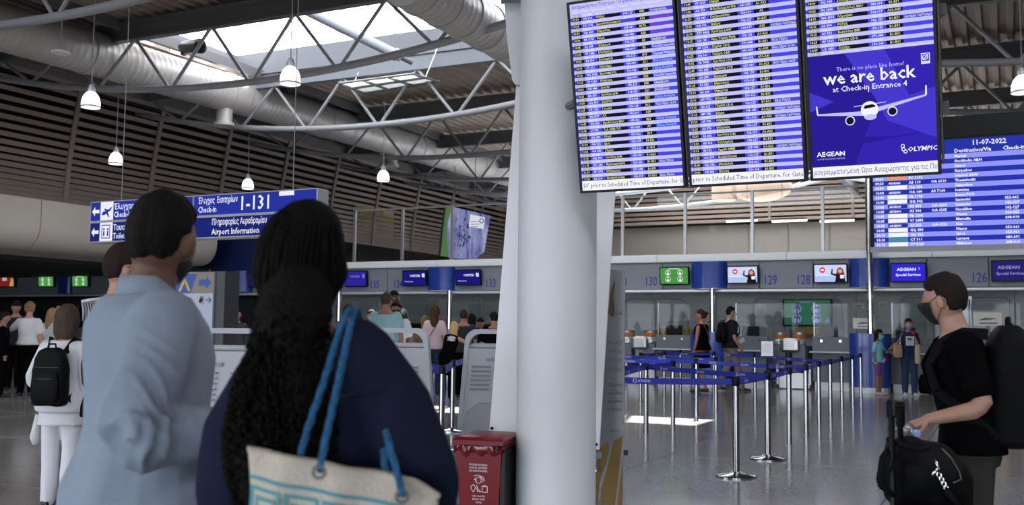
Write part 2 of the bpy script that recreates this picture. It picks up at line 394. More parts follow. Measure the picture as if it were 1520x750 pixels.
for k, h in enumerate((SK2, SK3)):  # unseen lanterns added to light floor and foreground from above
    l2 = thing('roof_lantern', ('added unseen roof lantern brightening the hall in front of the boards', 'added unseen roof lantern brightening the hall behind the viewer')[k], 'roof lantern', (0, 0, 0), HALL, kind='structure')
    MB().bb((h[0]-.3, h[2]-.3, 10.6), (h[1]+.3, h[3]+.3, 10.7)).build('lantern_roof', m_cream, l2)
    MB().bb((h[0], h[3], ZD-.1), (h[1], h[3]+.1, 10.6)).build('curb', m_curb, l2); MB().bb((h[0]-.1, h[2], ZD-.1), (h[0], h[3], 10.6)).build('curb', m_curb, l2)
    MB().bb((h[1], h[2], ZD-.1), (h[1]+.1, h[3], 8.3)).build('curb', m_curb, l2); MB().bb((h[0], h[2]-.1, ZD-.1), (h[1], h[2], 8.3)).build('curb', m_curb, l2)
    for i in range(7):
        Fq = h[2]+i*(h[3]-h[2])/6
        for R in (h[0]-.05, h[1]+.05): MB().bb((R-.05, Fq-.05, 8.3), (R+.05, Fq+.05, 10.6)).build('glazing_bar', m_cream, l2)
    w_ = h[3]-h[2]; cx_, cf_ = (h[0]+h[1])/2, (h[2]+h[3])/2
    portal(H2W(h[1]+.2, cf_, 9.45), (math.pi/2, 0, HALL+math.pi/2), w_, 2.3)
    portal(H2W(cx_, h[2]-.2, 9.45), (math.pi/2, 0, HALL), h[1]-h[0], 2.3)
l2 = thing('added_skylight', 'added unseen flat glazed skylight brightening the far gallery', 'skylight', (0, 0, 0), HALL, kind='structure')  # skylight added out of sight to brighten the gallery's back wall
for i in range(9): R = SK4[0]+i*(SK4[1]-SK4[0])/8; MB().bb((R-.04, SK4[2], ZD), (R+.04, SK4[3], ZD+.12)).build('glazing_bar', m_cream, l2)
for i in range(8): R = SK4[0]+i*(SK4[1]-SK4[0])/8; MB().bb((R+.05, SK4[2], ZD+.06), (R+(SK4[1]-SK4[0])/8-.05, SK4[3], ZD+.07)).build('pane', pan, l2)
portal(H2W((SK4[0]+SK4[1])/2, (SK4[2]+SK4[3])/2, ZD+.2), (0, 0, HALL), SK4[1]-SK4[0], SK4[3]-SK4[2])
# facade behind the viewer: frame only, the daylight side of the hall
fac = thing('wall_front', 'glazed entrance front behind the viewer', None, (0, 0, 0), HALL, kind='structure')
for i in range(13): MB().bb((RL+i*3.6, -9.1, 0), (RL+i*3.6+.12, -8.9, 8)).build('mullion', m_steeld, fac)
MB().bb((RL-2, -9.2, 3.0), (RR, -8.8, 8)).build('header', m_steeld, fac)  # unseen solid header brought down low to cut daylight from behind the viewer
MB().bb((RL-40, -9.2, 0), (RL-2, -8.8, 3.2)).build('side_panel', m_steeld, fac)
# ------------------------------------------------------------------ trusses
FT = [10.83+4.56*k for k in range(7)]
ordn = ['nearest', 'second', 'third', 'fourth', 'fifth', 'sixth', 'farthest']
def zc(R, c): return 6.15+.0150*(R-c)**2
for bi, (c, side) in enumerate(((-13.3, 'left'), (2.4, 'right'))):
    for k, Ft in enumerate(FT):
        if bi == 1 and k == 0: continue
        t = hthing('roof_truss', f'{ordn[k]} grey bow-bellied tube truss of the {side} roof bay', 'truss', c, Ft, 0, group='roof trusses')
        w = 7.85
        pts = [(x, 0, zc(c+x, c)) for x in np.linspace(-w, w, 41)]
        MB().tube(pts, .075, 10).build('bottom_chord', m_steel, t, smooth=True)
        b = MB(); b.bb((-w, -.09, 7.36), (w, .09, 7.40)); b.bb((-w, -.03, 7.40), (w, .03, 7.72)); b.bb((-w, -.09, 7.72), (w, .09, 7.78)); b.build('top_chord', m_curb if (bi == 0 and k == 2) else m_steeld, t)
        nb = [-6.3, -4.2, -2.1, 0, 2.1, 4.2, 6.3]
        for x in nb:
            z0 = zc(c+x, c)+.04
            for sx in (-1, 1):
                xt = x+sx*1.02
                if abs(xt) > w: continue
                MB().tube([(x+sx*.07, 0, z0), (xt, 0, 7.37)], .036, 8).build('diagonal', m_steel, t, smooth=True)
for k, R in enumerate((-5.35, 10.3)):
    t = hthing('roof_girder', f'deep grey roof girder along the {"left" if k == 0 else "right"} truss ends', 'beam', R, 26, 0)
    MB().bb((-.12, -3, 7.0), (.12, 18, 7.05)).bb((-.02, -3, 7.05), (.02, 18, 7.7)).bb((-.12, -3, 7.7), (.12, 18, 7.75)).build('flange_beam', m_steeld, t)
# purlins across the deck
for k, R in enumerate((-19.6, -16.9, -2.5, 1.2, 4.9, 8.0)):
    MB().bb((-.06, -2, 7.62), (.06, 34, 7.84)).build('purlin', m_steeld, None, loc=H2W(R, 8, 0), rot=HROT, label=f'{["leftmost", "second leftmost", "third leftmost", "third rightmost", "second rightmost", "rightmost"][k]} dark roof purlin running away under the deck', cat='beam', group='roof purlins')
# inclined round brace by the lantern
a = at(436, 6, 20.5); b = at(612, 93, 21.5)
t = thing('tie_strut', 'pale round steel strut running down past the lantern curb', 'strut', a)
d = b-a; MB().tube([(0, 0, 0), d*.9], .11, 14).build('tube', mat('pale_strut', (176, 182, 192), .35), t, smooth=True)
MB().tube([d*.84, d*.87], .14, 14).build('collar', m_steel, t, smooth=True); MB().tube([d*.9, d*1.0], .06, 10).build('pin_end', m_steeld, t, smooth=True)
# ------------------------------------------------------------------ ducts
m_duct = mat('galvanised_duct', (186, 182, 180), .42, .25, var=.06, vscale=2)
def duct_run(name, pts, r, parent, per=.17):
    P = [Vector(p) for p in pts]; out = []; rad = []
    for a, b in zip(P[:-1], P[1:]):
        L = (b-a).length; n = max(2, int(L/per))
        for i in range(n):
            for f, q in ((0, r), (.82, r), (.9, r*1.010)): out.append(a.lerp(b, (i+f)/n)); rad.append(q)
    out.append(P[-1]); rad.append(r)
    return MB().tube(out, rad, 24).build(name, m_duct, parent, smooth=True)
def duct(label, pA, pB, r, drops):
    t = thing('spiral_duct', label, 'duct', pA); d = pB-pA
    duct_run('duct_tube', [(0, 0, 0), d], r, t)
    for f in (.12, .3, .47, .68, .86):
        c = d*f; n = d.normalized(); MB().tube([c-n*.06, c+n*.06], r*1.05, 24).build('joint_band', m_duct, t, smooth=True)
    for f in drops:
        c = d*f+Vector((0, 0, -r*.9)); MB().lathe([(.20, -.42), (.26, -.44), (.26, -.36), (.20, -.34), (.20, .25)], c, 20).build('outlet', m_duct, t, smooth=True)
    for f in (.05, .22, .4, .58, .76):
        c = d*f; MB().tube([c+Vector((0, 0, r)), (c.x, c.y, ZD-pA.z)], .012, 6).build('hanger_rod', m_steeld, t)
A = at(-60, 22, 18.5); 
def on_line(px, py, p0):      # the point that pixel shows on the vertical plane through p0 along the far axis
    return H2W(*onR(px, py, W2H(p0)[0]))
duct('big spiral duct running away along the left roof bay', A, on_line(765, 262, A), .47, (.30,.62))
A2 = at(600, -30, 15.5)
duct('spiral duct crossing the lantern beside the column', A2, on_line(768, 68, A2), .42, ())
# ================================================================== COLUMN AND WHAT STANDS BY IT
CD = 7.0; cp = at(825.5, 600, CD); cp.z = 0
t = thing('column', 'thick round pale grey steel column in the middle of the hall', 'column', cp)
m_col = mat('column_paint', (208, 211, 217), .42, var=.03, vscale=1.5)
CR = 117/1500*CD/2
MB().lathe([(CR, 0), (CR, 1.2), (CR, 3), (CR, 7.4)], n=64).build('shaft', m_col, t, smooth=True)
MB().lathe([(CR+.05, 0), (CR+.05, .02), (CR+.01, .05), (CR, .06)], n=48).build('base_ring', m_steel, t, smooth=True)
# haunch plate at the column's left
fin = thing('haunch_plate', 'white tapered steel haunch plate on the upper left of the column', 'bracket', cp)
def pxl(px, py, Y): p = at(px, py, Y); return p-cp
poly = [pxl(*q, CD+.1) for q in ((728, -160), (748, 0), (753, 60), (760, 118), (764, 125), (775, 126), (800, 126), (800, -160))]
th_ = Vector((0.02, .09, 0))
MB().add([p for p in poly]+[p+th_ for p in poly], [tuple(range(8)), tuple(range(15, 7, -1))]+[(i, 8+i, 8+(i+1) % 8, (i+1) % 8) for i in range(8)]).build('plate', m_col, fin)
MB().box(pxl(758, -2, CD+.08), (.14, .1, .05)).build('flange', m_steel, fin)
# leaning white panel behind the column
YP = CD+.75
t = thing('leaning_panel', 'tall white leaning panel mounted behind the round column', 'panel', at(800, 680, YP)); b0 = t.location
c4 = [(726, 643), (889, 668), (921, 150), (767, 118)]
P = [at(x, y, YP+.0)-b0 for x, y in c4]; th_ = Vector((0.01, .05, 0))
MB().add(P+[p+th_ for p in P], [(0, 1, 2, 3), (7, 6, 5, 4), (0, 4, 5, 1), (1, 5, 6, 2), (2, 6, 7, 3), (3, 7, 4, 0)]).build('board', mat('panel_white', (242, 242, 248), .5), t)
for q in ((730, 636), (885, 660)): 
    MB().lathe([(.012, 0), (.012, .01), (.006, .014)], at(*q, YP-.01)-b0, 10, rot=(math.pi/2, 0, 0)).build('bolt', m_black, t)
MB().rbox(at(883, 676, YP+.02)-b0, (.10, .03, .05), .004).build('bracket', m_grey, t)
MB().tube([at(884, 681, YP+.03)-b0, at(884, 697, YP+.03)-b0], .016, 12).build('bracket_post', m_chrome, t, smooth=True)
MB().lathe([(.05, 0), (.05, .012), (.03, .02)], at(884, 699, YP+.03)-b0, 16).build('bracket_foot', m_chrome, t, smooth=True)
MB().tube([at(884, 692, YP+.03)-b0, at(840, 690, CD)-b0], .014, 8).build('bracket_arm', m_chrome, t, smooth=True)
# airline banner stand
GY = 8.5; bl = gnd(928, 752); g0 = at(905, 740, bl.y); g0.z = 0
t = thing('banner_stand', 'grey folding banner stand with gold pattern right of the column', 'banner', g0)
m_ban = mat('banner_grey', (164, 166, 172), .5); m_gold = mat('gold_print', (150, 122, 72), .45, var=.15, vscale=8, stretch=(1, 1, .2)); m_ink = mat('dark_print', (84, 84, 92), .6)
mb_ = MB(); BY = bl.y
fr = [at(866, 396, BY+.35)-g0, at(927, 402, BY)-g0, at(925, 752, BY)-g0, at(866, 745, BY+.35)-g0]
th_ = Vector((.02, .12, 0)); mb_.add(fr+[p+th_ for p in fr], [(3, 2, 1, 0), (4, 5, 6, 7), (0, 1, 5, 4), (1, 2, 6, 5), (2, 3, 7, 6), (3, 0, 4, 7)])
body = mb_.build('banner_body', m_ban, t)
ex = (fr[1]-fr[0]); ez = Vector((0, 0, 1)); 
def banpt(px, py, off=.004):      # a point of the banner's printed face under that pixel
    n = ex.cross(Vector((0, 0, 1))).normalized(); p0 = g0+fr[1]; d = ray(px, py); k = (p0-CAM).dot(n)/d.dot(n); q = CAM+d*k
    return q-g0+(-n if n.y > 0 else n)*off
def banpoly(name, pts, m, off=.004): return MB().add([banpt(*p, off) for p in pts], [tuple(range(len(pts)-1, -1, -1))]).build(name, m, t)
for pts in ([(884, 760), (884, 672), (902, 656), (905, 664), (899, 690), (889, 716), (886, 760)], [(891, 760), (893, 725), (905, 684), (912, 655), (925, 646), (924, 660), (912, 760)], [(916, 760), (925, 680), (925, 760)]):
    banpoly('gold_pattern', pts, m_gold)
for pts in ([(905, 455), (907, 430), (914, 415), (911, 440), (913, 462), (906, 470)], [(903, 466), (906, 452), (911, 464), (912, 472)]): banpoly('falcon_emblem', pts, mat('emblem_gold', (120, 98, 62), .5))
def banner_text(s, px, py, h, w):
    vs, fs = glyphs(s, 0.0)
    if not vs: return
    W = max(v[0] for v in vs); MB().add([banpt(px+v[0]/W*w, py-v[1]*h, .005) for v in vs], fs).build('lettering', m_ink, t)
banner_text('GULF AIR', 908, 468, 8, 16)
for i, s in enumerate(('عروضنا', 'سافر معنا إلى', 'وجهات جديدة', 'احجز الآن من')): banner_text(s, 903, 510+i*13, 8, 21)
for i, s in enumerate(('Check-in', 'online and choose', 'your seat before', 'you fly with us')): banner_text(s, 903, 574+i*12, 8, 21)
banner_text('gulfair.com', 905, 642, 6, 16)
MB().box(at(929, 672, BY)-g0, (.03, .03, .04)).build('latch', m_black, t)
# red waste bin
BD = 6.95; b0 = at(722, 700, BD); b0.z = 0
t = thing('waste_bin', 'red plastic waste bin for used masks and gloves left of the column', 'bin', b0, math.radians(-14))
m_red = mat('red_plastic', (112, 6, 24), .38, var=.06, vscale=10); m_prt = mat('white_print', (225, 220, 222), .5)
BH = .565; W2 = .165; mb_ = MB()
def rect(w, d, z, y=0): return [Vector((-w, y-d, z)), Vector((w, y-d, z)), Vector((w, y+d, z)), Vector((-w, y+d, z))]
mb_.rings([rect(.125, .17, .03), rect(.128, .172, .06), rect(W2-.008, .21, BH-.03), rect(W2-.002, .214, BH-.03), rect(W2-.002, .214, BH-.01), rect(W2-.015, .20, BH-.01)])
mb_.build('bin_body', m_red, t)
lid = MB(); lid.rings([rect(W2+.006, .225, BH), rect(W2+.008, .227, BH+.03), rect(W2-.01, .20, BH+.05), rect(W2-.07, .13, BH+.062)]); lid.build('lid', m_red, t, smooth=True)
pl = MB(); n = 40
for i in range(n+1):
    u = -W2+2*W2*i/n; z1 = BH-.045-.03*abs(math.sin(u*26))-.02*math.sin(u*60+1)
    pl.v += [(u, -.218-.004*math.sin(u*90), BH-.005), (u, -.222-.006*math.sin(u*70+.5), (BH+z1)/2), (u, -.210, z1)]
pl.f = [(3*i+a, 3*i+3+a, 3*i+4+a, 3*i+1+a) for i in range(n) for a in range(2)]; pl.m = [0]*len(pl.f)
pl.build('liner_bag', mat('red_liner', (104, 8, 24), .22, coat=.4), t, smooth=True)
MB().lathe([(.016, 0), (.016, .012), (.010, .016)], (W2-.03, -.222, BH-.012), 14, rot=(math.pi/2, 0, 0)).build('hinge_cap', m_black, t)
MB().bb((W2-.02, -.19, .04), (W2+.012, .22, BH-.03)).build('side_shade_panel', m_black, t)  # black slab standing in for shade on the bin's right side
for sx in (-1, 1): MB().lathe([(.03, -.02), (.03, .02)], (sx*.1, .17, .03), 12, rot=(0, math.pi/2, 0)).build('wheel', m_black, t)
fl = Flat()
for i, s in enumerate(('ΧΡΗΣΙΜΟΠΟΙΗΜΕΝΑ', 'ΓΑΝΤΙΑ, ΜΑΣΚΕΣ', 'ΚΑΙ ΜΑΝΤΗΛΑΚΙΑ')): fl.text(s, 0, .430-i*.02, .017, 0, align='C', fit=.125, bold=.01)
fl.ringp(0, .335, .022, .004, 0); fl.line([(-.03, 0.362), (0, 0.368), (.035, 0.355), (.04, 0.335), (.025, 0.325)], .004, 0); fl.line([(-.03, 0.335), (-.02, 0.345), (-.012, 0.332)], .004, 0); fl.line([(.01, 0.360), (.035, 0.340)], .004, 0)
fl.line([(-.05, 0.295), (-.03, 0.305), (-.02, 0.285), (-.035, 0.255), (-.052, 0.278), (-.05, 0.295)], .004, 0); fl.line([(-.012, 0.300), (.0, 0.270), (.018, 0.260), (-.006, 0.258), (-.012, 0.285)], .004, 0)
fl.line([(.025, 0.295), (.06, 0.295), (.06, 0.258), (.025, 0.258), (.025, 0.295), (.042, 0.303), (.06, 0.295)], .004, 0)
for i, s in enumerate(('USED GLOVES,', 'MASKS AND', 'WIPES')): fl.text(s, 0, .225-i*.021, .016, 0, align='C', fit=.09, bold=.01)
# lay the print on the tapered front
for i, v in enumerate(fl.mb.v): fl.mb.v[i] = (v[0], -.1715-(.21-.172)*(v[2]-.06)/(BH-.09)-.004+v[1], v[2])
fl.build('printed_notice', [m_prt], t, kind='stuff')
# ================================================================== DEPARTURE BOARDS
W_, H_ = .72, 1.242; YAW, TILT = math.radians(26.2), math.radians(11.85)
B0 = Vector((.4473, 6.6416, 2.3018-1.4+EYE)); uu = Vector((math.cos(YAW), -math.sin(YAW), 0))
e_lav = emit('led_lavender', (196, 196, 252), 1.0); e_blue = emit('led_blue', (74, 70, 236), 1.0); e_blk = emit('led_black', (26, 22, 44), 1.0)
e_wht = emit('led_white', (246, 246, 255), 1.0); e_yel = emit('led_yellow', (226, 232, 130), 1.0); e_gry = emit('led_greyband', (168, 168, 214), 1.0)
e_ink = emit('led_ink', (40, 34, 120), 1.0); e_red = emit('led_red', (176, 60, 150), 1.0); e_cyn = emit('led_cyan', (150, 214, 240), 1.0); e_ad = emit('led_adblue', (52, 38, 178), 1.0); e_ad2 = emit('led_adblue_light', (70, 58, 206), 1.0)
e_ad3 = emit('led_adblue_deep', (42, 30, 150), 1.0); e_red2 = emit('led_redtext', (232, 40, 80), 1.0); e_gre = emit('led_green', (60, 200, 110), 1.0); e_mid = emit('led_midtext', (224, 226, 190), 1.0)
SM = [e_blk, e_lav, e_blue, e_wht, e_yel, e_gry, e_ink, e_red, e_cyn, e_ad, e_ad2, e_ad3, e_mid]
BLK, LAV, BLU, WHT, YEL, GRY, INK, RED, CYN, AD, AD2, AD3, MID = range(13)
ST = {'d': ('Αναχώρησε', YEL), 'c': ('Πύλη Κλειστή', RED), 'e': ('Επιβίβαση', YEL), 't': ('Τελευταία Αναγγελία', WHT), 'o': ('Πύλη Ανοιχτή', CYN), 'n': ('Νέα Πύλη', YEL), 'x': ('γκιτήριο διαθέσιμο', YEL), '': ('', 0)}
def stt(k): return ST[k] if k in ST else (k, YEL)
B1 = """09:30|OA 014|Νάξος|102-127|B30|d
09:50|PC 1192|Κωνσταντινούπολη||A19|c
09:50|GQ 420|Ζάκυνθος|053-061|B17A|c
10:00|FR 1198|Ρώμη|050-052|A38|c
10:05|A3 308|Ηράκλειο|102-127|B3|e
10:05|V7 2483|Μασσαλία|008-010|B5|t
10:05|A3 394|Σαντορίνη|102-127|B13|t
10:10|CY 311|Λάρνακα|089-091|A11|o
10:15|W6 2442|Βουδαπέστη|141-143|A33|o
10:15|V7 4124|Μύκονος|008-010|B20|t
10:20|OA 044|Σητεία|102-127|B28|e
10:25|BA 633|Λονδίνο LHR|018-022|A21|e
10:30|GQ 430|Σκιάθος|053-061|B23|o
10:35|LX 1821|Γενεύη|156-160|B12|Νέα Ώρα 10:50
10:35|TB 5357|ΛΑ|095-097|A39|
10:45|GQ 800|Βρυξέλλες BRU|053-061|B22|o
10:45|LY 542|Τελ Αβίβ TLV|001-005|A7|o
10:55|GQ 820|Ρώμη|053-061|B19|
11:00|OA 272|Κως|102-127|B1-B31|
11:05|OA 242|Σάμος|102-127|B1-B31|
11:10|GQ 700|Λονδίνο LHR|053-061|A1-A23|
11:15|LH 1281|Φρανκφούρτη|150-155|B1-B31|n
11:30|AF 1753|Μασσαλία|079-088|B1-B31|
11:30|A3 114|Θεσσαλονίκη|102-127|B1-B31|n"""
B2 = """11:40|V7 1627|Μπάρι|008-010|A1-A23|
11:40|AA 759|Φιλαδέλφεια PHL|041-049|A1-A23|
11:50|UA 983|Ουάσινγκτον|132-139|A5|
12:00|OA 016|Νάξος|102-127|B1-B31|
12:10|EZY 8082|Λονδίνο LGW|014-017|A32|x
12:15|UA 125|Νέα Υόρκη EWR|132-139|A1-A23|
12:20|AF 1233|Παρίσι CDG|079-088|B1-B31|n
12:25|AA 161|Σικάγο ORD|041-049|A1-A23|Νέα Ώρα 16:00
12:35|FR 7808|Λονδίνο LTN|050-052|A30-A43|
12:45|AC 887|Τορόντο YYZ|029-036|A1-A23|Νέα Ώρα 14:25
13:00|A3 284|Κέρκυρα|102-127|B1-B31|
13:05|A3 882|Μπολόνια|102-127|B1-B31|
13:10|A3 644|Μπορντό|102-127|B1-B31|
13:10|LH 1751|Μόναχο|150-155|B1-B31|
13:10|A3 612|Παρίσι CDG|102-127|B1-B31|n
13:15|MS 748|Κάιρο|141-145|A1-A23|x
13:20|GF 945|Λάρνακα|001-003|A1-A23|x
13:25|A3 376|Μύκονος|102-127|B1-B31|
13:30|A3 602|Λονδίνο LHR|102-127|A1-A23|
13:30|A3 366|Σαντορίνη|102-127|B1-B31|
13:35|RJ 132|Αμμάν AMM|037-040|A1-A23|x
13:35|OA 292|Κεφαλλονιά|102-127|B1-B31|
13:40|GQ 302|Μυτιλήνη|053-061|B1-B31|
13:40|OS 802|Βιέννη|156-160|B1-B31|"""
B3 = """13:45|OS 802|Βιέννη|156-160|B1-B31|
13:50|A3 866|Πράγα|150-155|B1-B31|
14:00|GQ 348|Σαντορίνη|053-061|B1-B31|x
14:05|SN 3246|Βρυξέλλες BRU|089-091|B1-B31|
14:15|W6 4562|Λάρνακα|014-017|A30-A43|
14:15|A3 204|Ρόδος|102-127|B1-B31|x
14:25|A3 822|Βερολίνο BER|150-155|B1-B31|
14:25|AF 1533|Παρίσι CDG|079-088|B1-B31|
14:40|LX 1831|Ζυρίχη|156-160|B1-B31|"""
DST = ['Ηράκλειο', 'Σαντορίνη', 'Μύκονος', 'Ρόδος', 'Χανιά', 'Θεσσαλονίκη', 'Πάρος', 'Κως', 'Λονδίνο LHR', 'Χίος', 'Μιλάνο', 'Λάρνακα']
bz = .016
def board(i, rows, title, ticker, label, npair, last_light=False):
    t = thing('departure_board', label, 'display', B0+uu*(W_+.022)*i, rot=(Matrix.Rotation(-YAW, 3, 'Z')@Matrix.Rotation(TILT, 3, 'X')).to_euler(), group='departure boards on the column')
    fr = MB(); d = .07
    for a, b in (((0, 0, 0), (W_, d, bz)), ((0, 0, H_-bz), (W_, d, H_)), ((0, 0, bz), (bz, d, H_-bz)), ((W_-bz, 0, bz), (W_, d, H_-bz))): fr.bb(a, b)
    fr.build('bezel', m_black, t); MB().bb((bz, .012, bz), (W_-bz, d, H_-bz)).build('housing', m_black, t)
    MB().rbox((W_/2, d+.03, H_/2), (.4, .06, .5), .01).build('mounting_plate', m_black, t)
    MB().rbox((W_+.011, .035, H_/2), (.014, .03, H_*.9), .003).build('spacer', mat('worn_metal', (60, 56, 54), .4, .6, var=.4, vscale=20), t)
    w = W_-2*bz; h = H_-2*bz; fl = Flat(.0006); X = lambda u: bz+u*w; Z = lambda v: bz+h*(1-v)
    fl.q(bz, bz, bz+w, bz+h, LAV, 0)
    if title: fl.text(title, X(.02), Z(.026), .030, INK, sx=.9)
    fl.text('Ώρα   Πτήση   Προορισμός / Μέσω    Check-in    Έξοδος    Παρατηρήσεις', X(.03), Z(.047), .018, WHT, fit=w*.93)
    rows = [r.split('|') for r in rows.split('\n')]; pv = .0372; v0 = .055
    cols = ((.018, .108), (.245, .50), (.64, .772)); r_ = random.Random(i+3)
    for k in range(len(rows)+(1 if last_light else 0)):
        va = v0+k*pv; vm = va+pv/2; vb = va+pv; q = r_.choice(rows)
        # pale row
        fl.q(X(.018), Z(vm), X(.108), Z(va), GRY, 1)
        lt = (rows[min(k, len(rows)-1)][0], r_.choice(('A3 ', 'GQ ', 'OA ', 'FR '))+str(r_.randint(100, 990)), r_.choice(DST), r_.choice(('102-127', '053-061', '150-155')), 'B1-B31', '' if r_.random() < .6 else stt(q[5])[0])
        for s, u, al, mi in ((lt[0], .022, 'L', MID), (lt[1], .125, 'L', WHT), (lt[2], .255, 'L', MID), (lt[3], .57, 'C', WHT), (lt[4], .706, 'C', MID), (lt[5], .782, 'L', MID)):
            if s: fl.text(s, X(u), Z(vm-.003), .0185, mi, align=al, bold=.012, fit=w*.24)
        if k >= len(rows): break
        fl.q(X(0), Z(vb), X(1), Z(vm), BLU, 1)
        for a, b in cols: fl.q(X(a), Z(vb), X(b), Z(vm), BLK, 2)
        r = rows[k]; s5, c5 = stt(r[5])
        for s, u, al, mi, ft in ((r[0], .022, 'L', YEL, .085), (r[1], .125, 'L', WHT, .115), (r[2], .255, 'L', YEL, .24), (r[3], .57, 'C', WHT, .13), (r[4], .706, 'C', YEL, .125), (s5, .782, 'L', c5, .21)):
            if s: fl.text(s, X(u), Z(vb-.004), .0195, mi, lay=3, align=al, bold=.014, fit=w*ft)
    vt = v0+24*pv
    fl.q(X(0), Z(1), X(1), Z(vt), WHT, 1); fl.text(ticker, X(.01), Z(.985), .042, INK, lay=2, fit=w*.985)
    if i == 2:
        va = v0+(len(rows)+.5)*pv; A = lambda u, v: (X(u), Z(va+(vt-va)*v))
        fl.poly([A(0, 1), A(1, 1), A(1, 0), A(0, 0)], AD, 1)
        fl.poly([A(0, 1), A(.35, 1), A(.55, .45), A(.3, 0), A(0, 0)], AD3, 2); fl.poly([A(.3, 0), A(.62, 0), A(.80, .42), A(1, .36), A(1, .8), A(.62, .62), A(.55, .45)], AD2, 2); fl.poly([A(0, .32), A(.2, .42), A(0, .5)], AD2, 3)
        # airliner seen head on
        def dsc(u, v, r, m, lay, sq=1): x, z = A(u, v); fl.disc(x, z, r, m, lay, rz=r*sq)
        fl.poly([A(.12, .815), A(.85, .745), A(.86, .755), A(.5, .80), A(.12, .83)], AD3, 4); dsc(.5, .77, .09, AD3, 4, .12)
        fl.poly([A(.478, .36), A(.482, .30), A(.487, .36)], WHT, 4); fl.poly([A(.36, .475), A(.62, .455), A(.62, .462), A(.36, .482)], LAV, 4)
        fl.poly([A(.06, .52), A(.44, .525), A(.44, .565), A(.06, .535)], LAV, 4); fl.poly([A(.93, .42), A(.54, .50), A(.54, .54), A(.93, .435)], LAV, 4)
        fl.poly([A(.05, .45), A(.06, .45), A(.068, .535), A(.055, .525)], WHT, 5); fl.poly([A(.935, .345), A(.925, .345), A(.92, .43), A(.935, .425)], WHT, 5)
        dsc(.485, .515, .048, WHT, 6, 1.0); fl.poly([A(.435, .50), A(.45, .475), A(.51, .468), A(.535, .485), A(.53, .495), A(.45, .505)], BLK, 7); dsc(.49, .58, .034, LAV, 7, .5)
        for u, v in ((.325, .60), (.665, .545)): dsc(u, v, .027, WHT, 6); dsc(u, v, .022, BLK, 7)
        def tx(s, u, v, sz, m, **k): x, z = A(u, v); fl.text(s, x, z, sz, m, lay=8, **k)
        tx('There is no place like home!', .50, .155, .034, LAV, align='C', sx=.95); tx('we are back', .49, .265, .102, WHT, align='C', sx=1.0, bold=.014); tx('at Check-in Entrance 4', .49, .335, .044, WHT, align='C', bold=.008)
        tx('AEGEAN', .04, .905, .038, WHT, bold=.02, sx=1.1); tx('A STAR ALLIANCE MEMBER', .04, .935, .011, LAV, sx=1.2); fl.poly([A(.235, .865), A(.255, .88), A(.24, .905), A(.245, .885)], WHT, 8); fl.poly([A(.225, .875), A(.24, .885), A(.228, .90)], WHT, 8)
        tx('OLYMPIC.', .77, .905, .036, WHT, bold=.02, sx=1.05, shear=.2)
        for u, v in ((.735, .855), (.74, .885), (.755, .905)): x, z = A(u, v); fl.ringp(x, z, .011, .004, WHT, 8, 14)
        x, z = A(.90, .10); fl.q(x, z-.04, x+.046, z+.02, WHT, 7); fl.q(x+.004, z-.026, x+.042, z+.016, AD2, 8); fl.ringp(x+.021, z-.004, .015, .004, WHT, 9); fl.line([(x+.01, z-.018), (x+.036, z+.012)], .004, WHT, 9); fl.text('ATHENS', x+.023, z-.037, .009, AD, lay=8, align='C')
    fl.build('screen_picture', SM, t, loc=(0, .010, 0))
    return t
board(0, B1, 'Αναχωρήσεις Πτήσεων / Departure Flights', "50' prior to Scheduled Time of Departure, for G", 'leftmost tall departure board of three hung beside the column', 24)
board(1, B2, '', 'prior to Scheduled Time of Departure, for Gate', 'middle tall departure board of three hung beside the column', 24)
board(2, B3, '', 'ρογραμματισμένη Ώρα Αναχώρησης για τις Πύ', 'rightmost departure board of three, showing a blue aeroplane advertisement', 9, True)
t = thing('board_frame', 'dark steel frame carrying the three tall departure boards', 'frame', B0+Vector((0, 0, 0)), rot=(Matrix.Rotation(-YAW, 3, 'Z')@Matrix.Rotation(TILT, 3, 'X')).to_euler())
for z in (.35, .9): MB().bb((-.05, .135, z), (2.25, .19, z+.06)).build('cross_rail', m_steeld, t)
for x in (.36, 1.1, 1.84): MB().bb((x-.03, .13, .3), (x+.03, .19, 4.2)).build('hanger', m_steeld, t)
MB().tube([(-.05, .16, .6), (-.22, .22, .55)], .03, 8).build('column_arm', m_steeld, t)
# ------------------------------------------------------------------ second, larger board further back
D2 = 15.0; pA = at(1298, 366, D2); RA, FA, zA = W2H(pA); zt2 = W2H(at(1400, 212, onF(1400, 212, FA)[1]))  # placed on the hall's lateral line
q_ = onF(1420, 213, FA); WB = 4.2; HB = q_[2]-zA+.05
t = hthing('flight_information_display', 'wide bright blue flight information display far behind the boards', 'display', RA, FA, zA); t.rotation_euler = (Matrix.Rotation(-PHI, 3, 'Z')@Matrix.Rotation(math.radians(4), 3, 'X')).to_euler()
MB().bb((-.05, .02, -.08), (WB, .25, HB+.06)).build('housing', m_black, t); MB().bb((-.06, -.02, -.09), (WB, .02, -.01)).build('bottom_rail', m_steel, t)
fl = Flat(.002); S2 = [emit('fid_pale', (146, 152, 250)), emit('fid_blue', (40, 52, 168)), e_wht, e_red2, emit('fid_green', (40, 150, 110)), emit('fid_pink', (240, 110, 200)), emit('fid_orange', (240, 150, 110)), emit('fid_teal', (70, 140, 170))]
